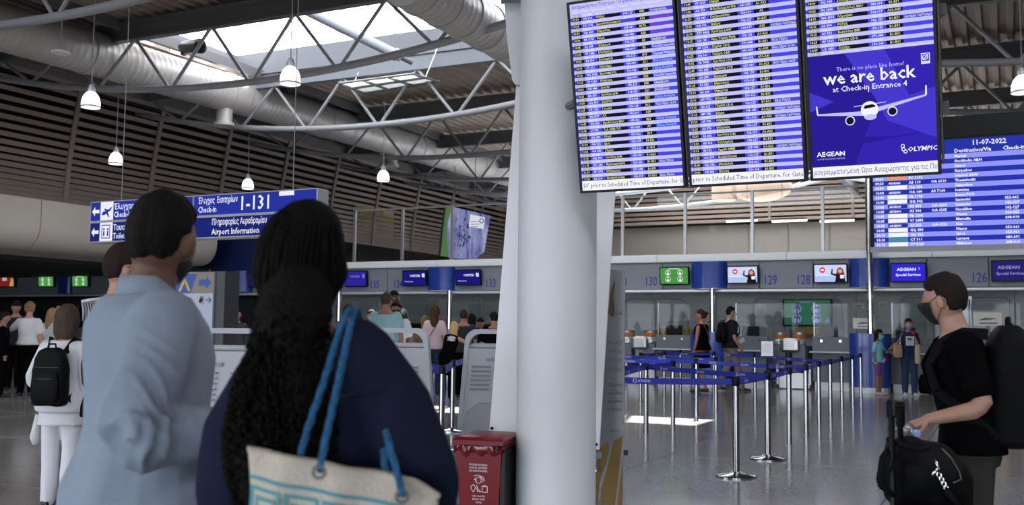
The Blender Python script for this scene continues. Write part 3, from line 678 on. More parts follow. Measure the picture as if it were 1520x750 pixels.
R2 = """09:00|FR|Munich||B23|Con|2|W
09:10|SK|Stockholm ARN||B23|Departed|2|W
09:30|A3|Naxos||B30|Departed|2|W
09:40|A3 110|Karpathos||B17A|Final Call|3|W
09:50|PC 1192|Istanbul SAW||A19|Gate Closed|5|O
09:50|A3 110|Thessaloniki||B12|Gate Closed|3|B
09:50|GQ 420|Zakynthos||B17A|Gate Closed|5|W
10:00|OA 160|Ioannina||B25|Gate Closed|3|B
10:00|FR 1198|Rome FCO||A38|Gate Closed|5|W
10:00|GQ 342|Santorini|053-061|B19|Boarding|2|W
10:05|A3 354|Santorini|102-127|B15|Gate Closed|5|B
10:05|A3 306|Heraklion|102-127|B3|Boarding|2|B
10:05|FR 1206|Vienna|050-052|A24|Gate Closed|5|W
10:05|V7 2483|Marseille|008-010|B5|Final Call|3|W
10:05|A3 222|Kos||B31|Gate Closed|5|B
10:05|GQ 400|Naxos|053-061|B16|Gate Open|4|W
10:10|GQ 022|Syros|053-061|B17|Gate Open|5|W
10:10|CY 311|Larnaca|089-091|A11|Gate Open|4|T
10:15|V7 4124|Mykonos|008-010|B20|Gate Open|5|W"""
R2 = [r.split('|') for r in R2.split('\n')]; hd = HB*.085; rh = (HB-2*hd*.75)/19
fl.q(0, HB-2*hd*.8, WB-.02, HB, 1, 1); fl.text('11-07-2022', 1.35, HB-hd*.75, hd*.75, 2, bold=.02); fl.text('Destination/Via', 1.12, HB-hd*1.5, hd*.6, 2, bold=.02); fl.text('Check-in', 1.75, HB-hd*1.5, hd*.6, 2, bold=.02); fl.text('Gates', 2.1, HB-hd*1.5, hd*.6, 2, bold=.02); fl.text('Remarks', 2.45, HB-hd*1.5, hd*.6, 2, bold=.02)
for k, r in enumerate(R2):
    z1 = HB-2*hd*.8-k*rh; z0 = z1-rh
    fl.q(0, z0, WB-.02, z1, k % 2, 1)
    ci = {'W': 2, 'B': 1, 'O': 6, 'T': 7}[r[7]]; fl.q(.2, z0+rh*.08, .47, z1-rh*.08, ci, 2)
    if r[7] == 'B': fl.text('AEGEAN', .22, z0+rh*.25, rh*.6, 2, lay=3, bold=.03, fit=.22)
    for s, x, m in ((r[0], .03, 2), (r[1], .5, 2), (r[2], 1.12, 2), (r[3], 1.76, 2), (r[4], 2.1, 2), (r[5], 2.46, int(r[6]))):
        if s: fl.text(s, x, z0+rh*.2, rh*.78, m, lay=3, bold=.03)
    if k in (5, 7, 10, 11, 14): fl.text(('OA 6110', 'A3 7160', 'OA 6204', 'OA 6205', 'OA 6222')[(5, 7, 10, 11, 14).index(k)], .8, z0+rh*.2, rh*.78, 2, lay=3, bold=.03)
fl.build('screen_picture', S2, t, loc=(0, .012, 0))
q_ = onF(1400, 190, FA)
MB().bb((q_[0]-RA-1.2, .0, q_[2]-zA-.16), (WB+1.5, .4, q_[2]-zA+.14)).build('top_housing', m_black, t)
for x in (.8, 3.6): MB().bb((x-.04, .15, HB), (x+.04, .22, ZD-zA)).build('hanger', m_steeld, t)
# ------------------------------------------------------------------ hanging wayfinding sign
DS = 14.0; a = at(132, 361, DS+1.0); Ra, Fa, za = W2H(a); b = onF(470, 352, Fa); SL = b[0]-Ra; SH = onF(300, 290, Fa)[2]-onF(300, 355, Fa)[2]
t = hthing('wayfinding_sign', 'long blue hanging sign with white check-in arrows over the crowd', 'sign', Ra, Fa, za)
MB().rbox((SL/2, .12, SH/2), (SL, .24, SH), .01, axis=1, n=2).build('sign_case', mat('sign_case', (170, 172, 178), .4), t)
s_b = emit('sign_blue', (44, 58, 168), .85); s_d = emit('sign_navy', (34, 42, 124), .85); s_w = emit('sign_white', (236, 238, 250), 1.0)
fl = Flat(.003); h2 = SH/2
for k, (c_) in enumerate((s_b, s_d)):
    z0 = SH-(k+1)*h2+.02; z1 = z0+h2-.035
    fl.q(.02, z0, SL-.02, z1, k if k == 0 else 1, 1); zc_ = (z0+z1)/2
    fl.q(.22, z0, .48, z1, 2, 2)
    fl.poly([(.05, zc_), (.11, zc_+.07), (.11, zc_+.025), (.2, zc_+.025), (.2, zc_-.025), (.11, zc_-.025), (.11, zc_-.07)], 2, 3)
# icons
zc_ = SH-h2/2
fl.poly([(.25, zc_-.05), (.27, zc_-.01), (.40, zc_+.03), (.45, zc_+.06), (.46, zc_+.05), (.43, zc_+.01), (.30, zc_-.06)], 0, 4); fl.poly([(.29, zc_+.02), (.36, zc_+.0), (.38, zc_+.02), (.32, zc_+.04)], 0, 4); fl.poly([(.34, zc_-.03), (.38, zc_-.02), (.41, zc_-.09), (.39, zc_-.09)], 0, 4)
zc_ = h2/2; fl.line([(.27, zc_-.09), (.43, zc_-.09), (.43, zc_+.1), (.27, zc_+.1), (.27, zc_-.09)], .015, 0, 4); fl.disc(.31, zc_+.04, .018, 0, 4, 10); fl.disc(.39, zc_+.04, .018, 0, 4, 10); fl.q(.295, zc_-.06, .325, zc_+.015, 0, 4); fl.q(.375, zc_-.06, .405, zc_+.015, 0, 4)
for s, x, z, sz, sx in (('Έλεγχος', .5, SH-.135, .12, .8), ('Check-in', .5, SH-.25, .12, .8), ('Τουαλέτες', .5, h2-.135, .12, .8), ('Toilets', .5, .05, .12, .8)): fl.text(s, x, z, sz, 2, lay=4, sx=sx, bold=.015)
X1 = onF(291, 320, Fa)[0]-Ra; fl.q(X1-.06, 0, X1-.03, SH, 3, 5)
LS = SL-X1
for s, x, z, sz, ft in (('Έλεγχος  Εισιτηρίων', .02, SH-.125, .12, .34), ('Check-in', .02, SH-.25, .12, .16), ('1-131', .37, SH-.24, .27, .25), ('Πληροφορίες Αεροδρομίου', .145, h2-.125, .12, .46), ('Airport Information', .145, .05, .12, .40)): fl.text(s, X1+x*LS, z, sz, 2, lay=4, fit=ft*LS, bold=.012)
fl.q(X1+.70*LS, SH-.08, X1+.82*LS, SH-.02, 2, 4)
fl.build('lit_face', [s_b, s_d, s_w, m_steel], t)
for x in (.5, SL-.5): MB().tube([(x, .12, SH), (x, .12, ZD-za)], .006, 6).build('hanger_rod', m_steel, t)
# ------------------------------------------------------------------ information totem with yellow head
Y_ = 11.2; tp = at(314, 500, Y_); b0 = Vector((tp.x, tp.y, 0)); zt_ = at(314, 404, Y_).z
t = thing('information_totem', 'grey information totem with yellow head and blue arrow', 'sign', b0, math.radians(-20))
MB().bb((-.75, 0, 0), (0, .03, zt_)).build('front_board', mat('totem_grey', (170, 178, 196), .5), t); MB().bb((-.75, .03, 0), (.13, .30, zt_+.01)).build('cabinet', mat('totem_dark', (58, 60, 64), .5), t)
fl = Flat(.002); q = .235
fl.q(-.75, zt_-q, 0, zt_, 0); fl.poly([(-.75, zt_-q), (-.30, zt_-q), (-.22, zt_-.02), (-.75, zt_-.02)], 1); x, z = -.19, zt_-q/2
fl.poly([(x, z-.035), (x+.1, z-.035), (x+.1, z-.07), (x+.165, z), (x+.1, z+.07), (x+.1, z+.035), (x, z+.035)], 1, 2)
fl.line([(-.44, zt_-.2), (-.38, zt_-.08), (-.32, zt_-.2)], .03, 0, 2)
x, z = -.17, zt_-q-.075; fl.q(x-.02, z-.05, x+.055, z+.05, 2); fl.disc(x+.02, z, .02, 3, 2); fl.ringp(x+.02, z+.018, .02, .006, 3, 2); fl.q(x-.01, z-.03, x+.02, z+.0, 3, 2); fl.line([(x+.075, z), (x+.145, z)], .008, 3, 2); fl.line([(x+.12, z+.025), (x+.147, z), (x+.12, z-.025)], .008, 3, 2)
fl.text('Left Luggage', -.45, z+.01, .035, 3); fl.text('Rentals', -.45, z-.05, .03, 3)
fl.build('printed_face', [mat('totem_yellow', (206, 168, 62), .5), mat('totem_blue', (42, 80, 160), .5), m_white, m_black], t)
# ================================================================== CHECK-IN ZONE (hall frame: x lateral, y away)
def Rpx(px, py=412, F=F0): return onF(px, py, F)[0]
m_fas = mat('fascia_white', (244, 245, 248), .4); m_num = mat('counter_number', (44, 60, 140), .5)
ZF0, ZF1, ZS0 = 3.04, 3.23, 2.37
t = thing('trim_1', 'long white fascia above the check-in counters', None, (0, 0, 0), HALL, kind='structure')
RX = [Rpx(508), 6.5, 22.0]
x = RX[0]
while x < 22: MB().rbox((x+1.6, F0, (ZF0+ZF1)/2), (3.19, .16, ZF1-ZF0), .02, axis=0, n=3).build('fascia_panel', m_fas, t, smooth=True); x += 3.2
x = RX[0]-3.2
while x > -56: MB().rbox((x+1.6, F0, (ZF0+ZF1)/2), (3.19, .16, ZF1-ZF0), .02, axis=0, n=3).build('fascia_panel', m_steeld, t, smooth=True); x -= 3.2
t = thing('trim_2', 'pale rail under the counter number band', None, (0, 0, 0), HALL, kind='structure')
MB().rbox((-17, F0-.04, ZS0-.05), (80, .14, .075), .02, axis=0, n=3).build('lower_rail', mat('rail_aluminium', (206, 208, 212), .35, .3), t, smooth=True)
# navy panel at the left end
a, b = Rpx(318, 380), Rpx(512, 380)
MB().rbox(((b-a)/2, 0, .52), (b-a, .1, 1.04), .02, axis=1).build('navy_wall_panel', m_navy, None, loc=H2W(a, F0-.1, ZF0-.02), rot=HROT, label='dark navy wall panel above counters left of the white fascia', cat='panel')
# number band: panels between the blue drums
def band(px0, px1, nums, label, z0=ZS0, z1=ZF0):
    a, b = Rpx(px0), Rpx(px1); t = hthing('counter_sign_panel', label, 'sign', a, F0, 0, group='counter number panels')
    MB().rbox(((b-a)/2, .03, (z0+z1)/2), (b-a-.015, .06, z1-z0-.01), .012, axis=1, n=1).build('panel', m_grey, t)
    for s, px in nums:
        fl = Flat(); fl.text(s, Rpx(px)-a, z0+.10, .31, 0, align='C', sx=.72, bold=.012); fl.build('number_lettering', [m_num], t, loc=(0, -.003, 0))
band(508, 575, [('135', 556)], 'number panel reading 135 beside the dim indigo screen')
band(575, 636, [('134', 591)], 'number panel reading 134 between two dark airline screens')
band(675, 790, [('133', 728)], 'number panel reading 133 next to the column')
band(790, 984, [('131', 922), ('130', 966)], 'number panel reading 130 right of the banner stand')
band(984, 1027, [], 'plain grey panel behind the green screen right of 130')
band(1079, 1127, [], 'plain grey panel behind the screen left of 129'); band(1127, 1207, [('129', 1143), ('128', 1192)], 'grey number panel reading 129 and 128')
band(1207, 1261, [], 'plain grey panel behind the screen right of 128'); band(1320, 1376, [], 'plain grey panel behind the blue special service screen'); band(1376, 1468, [('126', 1453)], 'number panel reading 126 above the man in black')
band(1468, 1560, [], 'plain grey panel at the right edge')
band(-120, 28, [], 'plain grey panel at the far left under the gallery'); band(28, 88, [], 'plain grey panel left of the far blue drum'); band(108, 160, [], 'plain grey panel right of the far blue drum'); band(160, 330, [], 'plain grey panel behind the two foreground travellers'); band(375, 508, [], 'plain dark panel behind the long-haired woman')
def drum(px0, px1, label):
    a, b = Rpx(px0), Rpx(px1); w = (b-a)/2; t = hthing('drum_column_cover', label, 'column cover', (a+b)/2, F0, 0, group='blue drum covers')
    n = 20; arc = [(w*math.cos(math.pi+math.pi*i/n), .52*w*math.sin(math.pi+math.pi*i/n)) for i in range(n+1)]+[(w, .3), (-w, .3)]
    MB().prism(arc, lambda u, v, q: Vector((u, v, ZS0+.01+q)), ZF0-ZS0-.02).build('drum', m_blue, t, smooth=True)
    return t
for a, b, l in ((636, 675, 'blue half-round drum cover left of the 133 panel'), (1027, 1079, 'blue half-round drum cover between counters 130 and 129'), (1261, 1320, 'blue half-round drum cover right of counter 128'), (88, 108, 'far blue half-round drum cover under the left gallery'), (330, 375, 'dim blue half-round drum cover behind the yellow totem')): drum(a, b, l)
def pole(px, label, z0=0., z1=ZS0):
    t = hthing('round_pole', label, 'pole', Rpx(px, 450), F0-.28, 0, group='poles at the counters')
    MB().lathe([(.10, 0), (.10, .02), (.075, .03), (.075, z1)], n=20).build('shaft', m_chrome, t, smooth=True)
for px, l, z1 in ((675, 'slim metal pole under the drum left of 133', ZS0), (1062, 'slim metal pole under the drum by counter 129', ZS0), (1294, 'tall slim metal pole rising past the right drum', 5.3), (512, 'slim metal pole left of the counter 135', ZS0)): pole(px, l, 0, z1)
# ------------------------------------------------------------------ counter screens
def tv(px, w, h, py, kind, label):
    F = F0-.16; c = onF(px, py, F); a = onF(px-w/2, py, F)[0]; b = onF(px+w/2, py, F)[0]; W = b-a; Hh = onF(px, py-h/2, F)[2]-onF(px, py+h/2, F)[2]
    t = hthing('counter_screen', label, 'screen', c[0], F, c[2], group='screens over the counters'); t.rotation_euler = (Matrix.Rotation(-PHI, 3, 'Z')@Matrix.Rotation(math.radians(5), 3, 'X')).to_euler()
    MB().rbox((0, .04, 0), (W, .08, Hh), .02, axis=1, n=2).build('case', m_black, t); MB().bb((-.08, .08, -.1), (.08, .16, .1)).build('wall_mount', m_black, t)
    fl = Flat(.003); x, z = W/2-.03, Hh/2-.03
    if kind == 'green':
        fl.q(-x, -z, x, z, 0)
        for u, v in ((-.45, .38), (.45, .38), (-.45, -.45), (.45, -.45)): fl.ringp(u*x, v*z, z*.36, z*.05, 1); fl.disc(u*x, v*z-.02, z*.16, 1, 2, 8); fl.disc(u*x, v*z+.05, z*.09, 1, 2, 8)
        fl.q(-.4*x, .84*z, .4*x, .93*z, 1); fl.q(.82*x, -.9*z, .97*x, -.6*z, 2)
        ms = [emit('tv_green', (74, 150, 66)), e_wht, e_blue]
    elif kind == 'lady':
        fl.q(-x, -z, x, z, 0); fl.q(-x, -z, x, -.3*z, 1); fl.disc(-.5*x, .4*z, z*.34, 2, 2); fl.q(-.6*x, .3*z, -.4*x, .5*z, 3, 3); fl.q(-.95*x, -.25*z, -.1*x, -.18*z, 3, 2)
        fl.poly([(.45*x, .55*z), (.62*x, .72*z), (.8*x, .5*z), (.9*x, -.2*z), (.35*x, -.2*z)], 4, 2); fl.disc(.62*x, .25*z, z*.24, 5, 3); fl.poly([(.28*x, -z), (.4*x, -.15*z), (.85*x, -.15*z), (.95*x, -z)], 6, 3); fl.poly([(.02*x, -.1*z), (.1*x, .55*z), (.17*x, .52*z), (.14*x, 0), (.45*x, -.1*z), (.42*x, -.4*z)], 6, 3); fl.q(.62*x, -.6*z, .85*x, -.2*z, 3, 4)
        ms = [emit('tv_sky', (206, 216, 250)), emit('tv_pale', (170, 186, 236)), emit('tv_badge', (220, 50, 50)), e_wht, emit('tv_auburn', (120, 40, 36)), emit('tv_face', (226, 170, 150)), emit('tv_darkcoat', (24, 22, 34))]
    elif kind == 'united':
        fl.q(-x, -z, x, z, 0); fl.text('UNITED', .1*x, .18*z, z*.42, 1, align='C', bold=.02, sx=1.15); fl.q(.70*x, .12*z, .92*x, .62*z, 1, 2); fl.line([(.75*x, .2*z), (.88*x, .55*z)], .012, 0, 3); fl.text('Premier Access', -.85*x, -.55*z, z*.22, 1, bold=.01)
        ms = [emit('tv_navy', (26, 24, 120)), e_wht]
    elif kind == 'united_dim':
        fl.q(-x, -z, x, z, 0); fl.text('UNITED', 0, .18*z, z*.42, 1, align='C', bold=.02, sx=1.15); fl.q(.70*x, .12*z, .92*x, .62*z, 1, 2); ms = [emit('tv_indigo', (44, 36, 150)), emit('tv_dimtext', (120, 120, 200))]
    elif kind == 'aegean':
        fl.q(-x, -z, x, z, 0); fl.text('AEGEAN', -.1*x, .2*z, z*.48, 1, align='C', bold=.025, sx=1.15); fl.text('Special Services', 0, -.42*z, z*.44, 1, align='C', bold=.02, fit=1.7*x); fl.poly([(.58*x, .2*z), (.68*x, .4*z), (.6*x, .6*z), (.72*x, .42*z)], 1, 2); ms = [emit('tv_ultramarine', (50, 40, 206)), e_wht]
    elif kind == 'aegean_dim':
        fl.q(-x, -z, x, z, 0); fl.text('AEGEAN', -.1*x, .2*z, z*.48, 1, align='C', bold=.025, sx=1.15); fl.text('Special Services', 0, -.42*z, z*.44, 1, align='C', bold=.02, fit=1.7*x); ms = [emit('tv_deep', (38, 32, 110)), emit('tv_dimtext2', (140, 140, 190))]
    elif kind == 'red':
        fl.q(-x, -z, x, z, 0); fl.q(-.5*x, .0, .1*x, .6*z, 1); fl.poly([(.4*x, -z), (.7*x, .6*z), (x, .2*z), (x, -z)], 2); ms = [emit('tv_red', (110, 30, 30)), emit('tv_redpale', (190, 170, 170)), emit('tv_yellow', (170, 150, 60))]
    else:
        fl.q(-x, -z, x, z, 0); ms = [emit('tv_violet', (30, 26, 70))]
    fl.build('screen_picture', ms, t, loc=(0, -.001, 0))
tv(527, 34, 24, 414, 'united_dim', 'dim indigo counter screen beside number 135'); tv(615, 36, 24, 413, 'united', 'dark blue airline screen between 134 and the drum'); tv(694.5, 38, 24, 412, 'united', 'dark blue airline screen left of number 133')
tv(1000.5, 44, 27, 409.5, 'green', 'green hygiene notice screen right of number 130'); tv(1102, 47, 27, 408, 'lady', 'screen with waving red-haired lady left of number 129'); tv(1232.5, 51, 29, 406, 'lady', 'screen with waving red-haired lady right of number 128')
tv(1348, 54, 29, 404.5, 'aegean', 'bright blue special services screen beside the man in black'); tv(1500, 58, 32, 402, 'aegean_dim', 'dim blue special services screen at the right edge')
tv(68, 23, 18, 417.5, 'green', 'far green screen left of the small blue drum'); tv(118.5, 24, 18, 417.5, 'green', 'far green screen right of the small blue drum'); tv(9, 24, 19, 417, 'red', 'far red screen at the left edge'); tv(372, 36, 24, 415, 'dark', 'dark violet screen behind the long-haired woman')
# ------------------------------------------------------------------ wall and glazed frames behind the desks
FW = F0+3.4
m_bw = mat('desk_backwall', (168, 176, 178), .35, var=.04, vscale=.6)
wbk = thing('wall_counters', 'grey-green panelled wall behind the check-in desks', None, (0, 0, 0), HALL, kind='structure')
x = Rpx(500, 470, FW)-.2
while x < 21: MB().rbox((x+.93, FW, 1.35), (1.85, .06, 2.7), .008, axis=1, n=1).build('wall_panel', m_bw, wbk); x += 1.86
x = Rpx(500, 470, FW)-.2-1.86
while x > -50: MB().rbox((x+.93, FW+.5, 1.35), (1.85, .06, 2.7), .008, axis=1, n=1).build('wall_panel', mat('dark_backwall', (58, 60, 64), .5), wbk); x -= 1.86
MB().bb((Rpx(500, 470, FW), FW-.06, 1.62), (21, FW-.03, 1.70)).build('wall_rail', mat('rail_pale', (186, 188, 190), .4), wbk)
lt = hthing('added_soffit_lamp', 'added hidden lamp strip behind the rail brightening the desks', 'lamp', Rpx(500, 470, FW), F0+.28, ZS0-.03)  # strip added out of sight to brighten desks and the wall behind
MB().bb((0, -.05, 0), (21-Rpx(500, 470, FW), .05, .03)).build('lamp_tray', m_white, lt); MB().bb((.05, -.035, -.012), (20.9-Rpx(500, 470, FW), .035, 0)).build('added_glow_strip', emit('added_soffit_glow', (255, 250, 240), 9.0), lt)
def hoop(px0, px1, pyt, label, zb=.9):
    F = F0+.9; a = onF(px0, pyt, F); b = onF(px1, pyt, F); W = b[0]-a[0]; zt = a[2]; r = .18
    t = hthing('tubular_frame', label, 'frame', a[0], F, 0, group='tubular frames over the desks')
    P = [(0, 0, 0), (0, 0, zt-r)]+[(r-r*math.cos(k*math.pi/12), 0, zt-r+r*math.sin(k*math.pi/12)) for k in range(1, 7)]+[(W-r+r*math.sin(k*math.pi/12), 0, zt-r+r*math.cos(k*math.pi/12)) for k in range(0, 7)]+[(W, 0, 0)]
    MB().tube(P, .03, 8).build('hoop', m_steeld, t, smooth=True); MB().tube([(W*.5, 0, 0), (W*.5, 0, zt)], .022, 8).build('centre_post', m_steeld, t)
    MB().bb((.05, -.005, zb), (W*.48, .005, zt-.06)).build('pane', glassy('desk_glass', (.9, .92, .92), .008), t)
hoop(595, 716, 442, 'tubular frame over the queue left of the column'); hoop(926, 1020, 444, 'tubular frame right of the banner stand'); hoop(1068+50, 1250, 443, 'tubular frame around the dark green wall display'); hoop(1335, 1500, 441, 'tubular frame over the desk at the far right'); hoop(480, 565, 444, 'tubular frame beside the navy shoulder')
# ------------------------------------------------------------------ desks
m_plinth = mat('plinth_metal', (190, 192, 196), .35, .3); m_belt = mat('belt_rubber', (40, 40, 42), .7); m_inox = mat('stainless', (170, 170, 172), .3, .8)
def desk(px0, px1, label, shield=True):
    F = F0-.2; a, b = Rpx(px0, 530, F), Rpx(px1, 530, F); W = b-a
    t = hthing('checkin_desk', label, 'desk', a, F, 0, group='check-in desks')
    MB().bb((.04, .06, .0), (W-.04, .8, .2)).build('plinth', m_plinth, t); MB().rbox((W/2, .45, .54), (W, .9, .68), .02, axis=1, n=2).build('desk_body', m_greyd, t)
    MB().rbox((W/2, .1, 1.06), (W, .24, .34), .02, axis=1, n=2).build('upper_front', m_greyd, t); MB().rbox((W/2, -.02, .885), (W+.08, .34, .03), .01, n=2).build('counter_ledge', mat('ledge_pale', (206, 208, 212), .3), t)
    for u in (.25, .75): MB().tube([(W*u, -.023, 1.14), (W*u, -.035, 1.14)], .03, 10).build('fixing_stud', m_chrome, t)
    if shield:
        s = MB().bb((.05, .04, 1.22), (W-.05, .05, 2.0)).build('shield', m_acr, t); MB().bb((.03, .035, 1.2), (.05, .055, 2.02)).build('shield_edge', m_inox, s)
    mo = MB().rbox((W*.35, .5, 1.32), (.42, .04, .30), .01, axis=1, n=1).build('monitor', m_black, t); MB().bb((W*.35-.03, .49, .88), (W*.35+.03, .53, 1.2)).build('monitor_stand', m_black, mo)
    return t
for a, b, l in ((974, 1026, 'grey check-in desk under the green screen'), (1090, 1140, 'grey check-in desk behind the masked man'), (1206, 1262, 'grey check-in desk left of the blue pillar base'), (1322, 1380, 'grey check-in desk behind the woman with the tote'), (1420, 1520, 'grey check-in desk at the right edge'), (690, 745, 'grey check-in desk nearest the left side of the column'), (580, 640, 'grey check-in desk behind the pale teal shirt'), (500, 552, 'grey check-in desk behind the white cap'), (40, 90, 'far dark check-in desk under the left gallery'), (110, 160, 'far dark check-in desk right of the small blue drum')): desk(a, b, l)
def base(px0, px1, label):
    F = F0-.45; a, b = Rpx(px0, 530, F), Rpx(px1, 530, F); w = (b-a)/2; t = hthing('blue_pillar_base', label, 'pillar base', (a+b)/2, F, 0, group='blue pillar bases')
    n = 16; arc = [(w*math.cos(math.pi+math.pi*i/n), .35*w*math.sin(math.pi+math.pi*i/n)) for i in range(n+1)]+[(w, .9), (-w, .9)]
    MB().prism(arc, lambda u, v, q: Vector((u, v, .12+q)), 1.2).build('cover', m_blue, t, smooth=True); MB().prism([(u*.98, v*.98) for u, v in arc], lambda u, v, q: Vector((u, v, q)), .12).build('plinth', m_plinth, t)
base(1261, 1320, 'blue pillar base between the desks behind the girl'); base(1026, 1078, 'blue pillar base behind the walking couple'); base(640, 680, 'blue pillar base behind the queue')
def belt(px0, px1, label):
    F = F0-.1; a, b = Rpx(px0, 540, F), Rpx(px1, 540, F); W = b-a; t = hthing('baggage_belt', label, 'conveyor', a, F, 0, group='baggage belts')
    MB().bb((.02, .1, .3), (W-.02, 2.4, .36)).build('belt', m_belt, t)
    for x in (0, W-.06): MB().rbox((x+.03, 1.2, .35), (.06, 2.4, .5), .02, axis=1, n=2).build('side_rail', m_inox, t)
    MB().rbox((W/2, .08, .2), (W*.9, .06, .38), .04, axis=1, n=3).build('front_guard', m_inox, t); MB().bb((.05, 1.3, .36), (W-.05, 1.36, 1.0)).build('curtain', m_belt, t)
    MB().rbox((W*.3, .6, 1.02), (.5, .5, .34), .12, n=3).build('scale_drum', m_inox, t)
for a, b, l in ((928, 972, 'stainless baggage belt left of the desk under the green screen'), (1152, 1204, 'stainless baggage belt left of the desk by the blue base'), (1384, 1418, 'stainless baggage belt behind the man in black')): belt(a, b, l)
# yellow queue boards, stacked drums, wall display, papers
def small_box(name, label, cat, px, py, w, h, F, m, extra=None):
    c = onF(px, py, F); s_ = abs(onF(px+w/2, py, F)[0]-onF(px-w/2, py, F)[0]); hh = onF(px, py-h/2, F)[2]-onF(px, py+h/2, F)[2]
    t = hthing(name, label, cat, c[0], F, c[2]-hh/2); return t, s_, hh
for px, l in ((1005, 'yellow notice board behind the desk under the green screen'), (1200, 'yellow notice board below the big green wall display')):
    t, w, h = small_box('notice_board', l, 'board', px, 492, 55, 9, FW-.4, None); MB().rbox((0, 0, h/2), (w, .04, h), .01, axis=1).build('board', mat('notice_yellow', (176, 134, 44), .5), t); MB().bb((-w/2, -.03, -.7), (-w/2+.04, .03, h)).build('leg', m_steeld, t); MB().bb((w/2-.04, -.03, -.7), (w/2, .03, h)).build('leg', m_steeld, t)
for i, (px, py) in enumerate(((932, 500), (966, 500), (1158, 503), (1187, 503))):
    t, w, h = small_box('strap_drum', ['leftmost stainless strapping drum under number 130', 'stainless strapping drum beside the desk under 130', 'stainless strapping drum behind the paper sign', 'stainless strapping drum left of the desk by the blue base'][i], 'drum', px, py, 20, 20, F0+.5, None)
    MB().lathe([(w*.42, 0), (w*.5, .02), (w*.5, h*.45), (w*.46, h*.5), (w*.5, h*.55), (w*.5, h-.02), (w*.42, h)], n=18).build('drum', m_inox, t, smooth=True); MB().lathe([(w*.505, h*.55), (w*.505, h*.8)], n=18).build('orange_band', mat('orange_label', (170, 96, 34), .5), t, smooth=True)
    MB().bb((-.15, -.15, -.55), (.15, .15, 0)).build('pedestal', m_greyd, t)
t, w, h = small_box('wall_display', 'large dark green hygiene display on the wall behind counter 128', 'screen', 1198, 464, 74, 42, FW-.15, None)
MB().rbox((0, .04, h/2), (w, .08, h), .02, axis=1, n=2).build('case', m_black, t); fl = Flat(.003); x, z = w/2-.05, h/2-.05
fl.q(-x, -z, x, z, 0)
for u, v in ((-.45, .3), (.4, .3), (-.45, -.5), (.4, -.5)): fl.ringp(u*x, v*z, z*.36, z*.04, 1); fl.disc(u*x, v*z-.05, z*.18, 1, 2, 10); fl.disc(u*x, v*z+.08, z*.1, 1, 2, 10)
fl.q(-.3*x, .80*z, .4*x, .88*z, 1); fl.q(.8*x, -.85*z, .95*x, -.5*z, 1); fl.build('screen_picture', [emit('wd_green', (44, 92, 74)), emit('wd_lilac', (150, 140, 230))], t, loc=(0, -.001, h/2))
t, w, h = small_box('poster_panel', 'white and blue curved poster behind the head of the man in black', 'poster', 1430, 462, 26, 44, F0+.3, None)
MB().prism([(-w/2, h), (w/2, h), (w*.42, h*.5), (w*.46, 0), (-w/2, 0)], lambda u, v, q: Vector((u, q, v)), .05).build('panel', m_white, t); fl = Flat(); fl.poly([(-w/2, h*.98), (w*.34, h*.98), (w*.1, h*.7), (-w/2, h*.62)], 0); fl.poly([(w*.30, h*.9), (w*.42, h*.9), (w*.36, h*.5), (w*.42, 0), (w*.28, 0)], 0); fl.build('blue_print', [m_blue], t, loc=(0, -.003, 0)); MB().bb((-w/2, .02, -1.3), (w/2, .06, 0)).build('stand', m_greyd, t)
for px, py, ww, hh, l in ((1466, 474, 42, 20, 'pale poster with blue bar behind the right desk'), (1282, 480, 32, 16, 'pale yellow notice on the blue pillar base'), (1055, 478, 16, 22, 'pale notice sheet behind the walking couple'), (1275, 455, 18, 10, 'white paper taped on the wall left of the right pole'), (1310, 452, 14, 8, 'white paper taped on the wall right of the right pole')):
    F_ = FW-.1 if py < 460 or px == 1055 else F0-.3; t, w, h = small_box('paper_notice', l, 'notice', px, py, ww, hh, F_, None)
    MB().bb((-w/2, 0, 0), (w/2, .02, h)).build('sheet', mat('paper', (216, 212, 196), .6), t); fl = Flat(); fl.poly([(-w*.35, h*.4), (-.1*w, h*.62), (.38*w, h*.55), (.1*w, h*.45)], 0); fl.q(-.3*w, h*.15, .35*w, h*.25, 0); fl.build('print', [mat('notice_print', (96, 104, 140) if px == 1466 else (120, 108, 60), .5)], t, loc=(0, -.002, 0))
    if px == 1466: MB().bb((-.03, .02, -1.5), (.03, .05, h)).build('stand', m_greyd, t)
# crumpled plastic sheets by the right desks
for i, (px, py, ww, hh) in enumerate(((1239, 472, 26, 34), (1285, 462, 36, 30))):
    t, w, h = small_box('plastic_sheet', ('crumpled clear plastic sheet left of the right pole', 'crumpled clear plastic sheet wrapped round the right pole')[i], 'plastic sheet', px, py, ww, hh, F0-.45, None)
    mb = MB(); nx, nz = 14, 12
    for b in range(nz+1):
        for a in range(nx+1): mb.v.append((-w/2+w*a/nx+random.uniform(-.02, .02), random.uniform(-.07, .07), h*b/nz))
    mb.f = [(b*(nx+1)+a, b*(nx+1)+a+1, (b+1)*(nx+1)+a+1, (b+1)*(nx+1)+a) for b in range(nz) for a in range(nx)]; mb.m = [0]*len(mb.f); mb.build('sheet', glassy('plastic_wrap', (.92, .93, .92), .07, .2), t); MB().bb((-w/2, -.01, h), (w/2, .01, h+.02)).build('hanging_strip', m_acr, t)
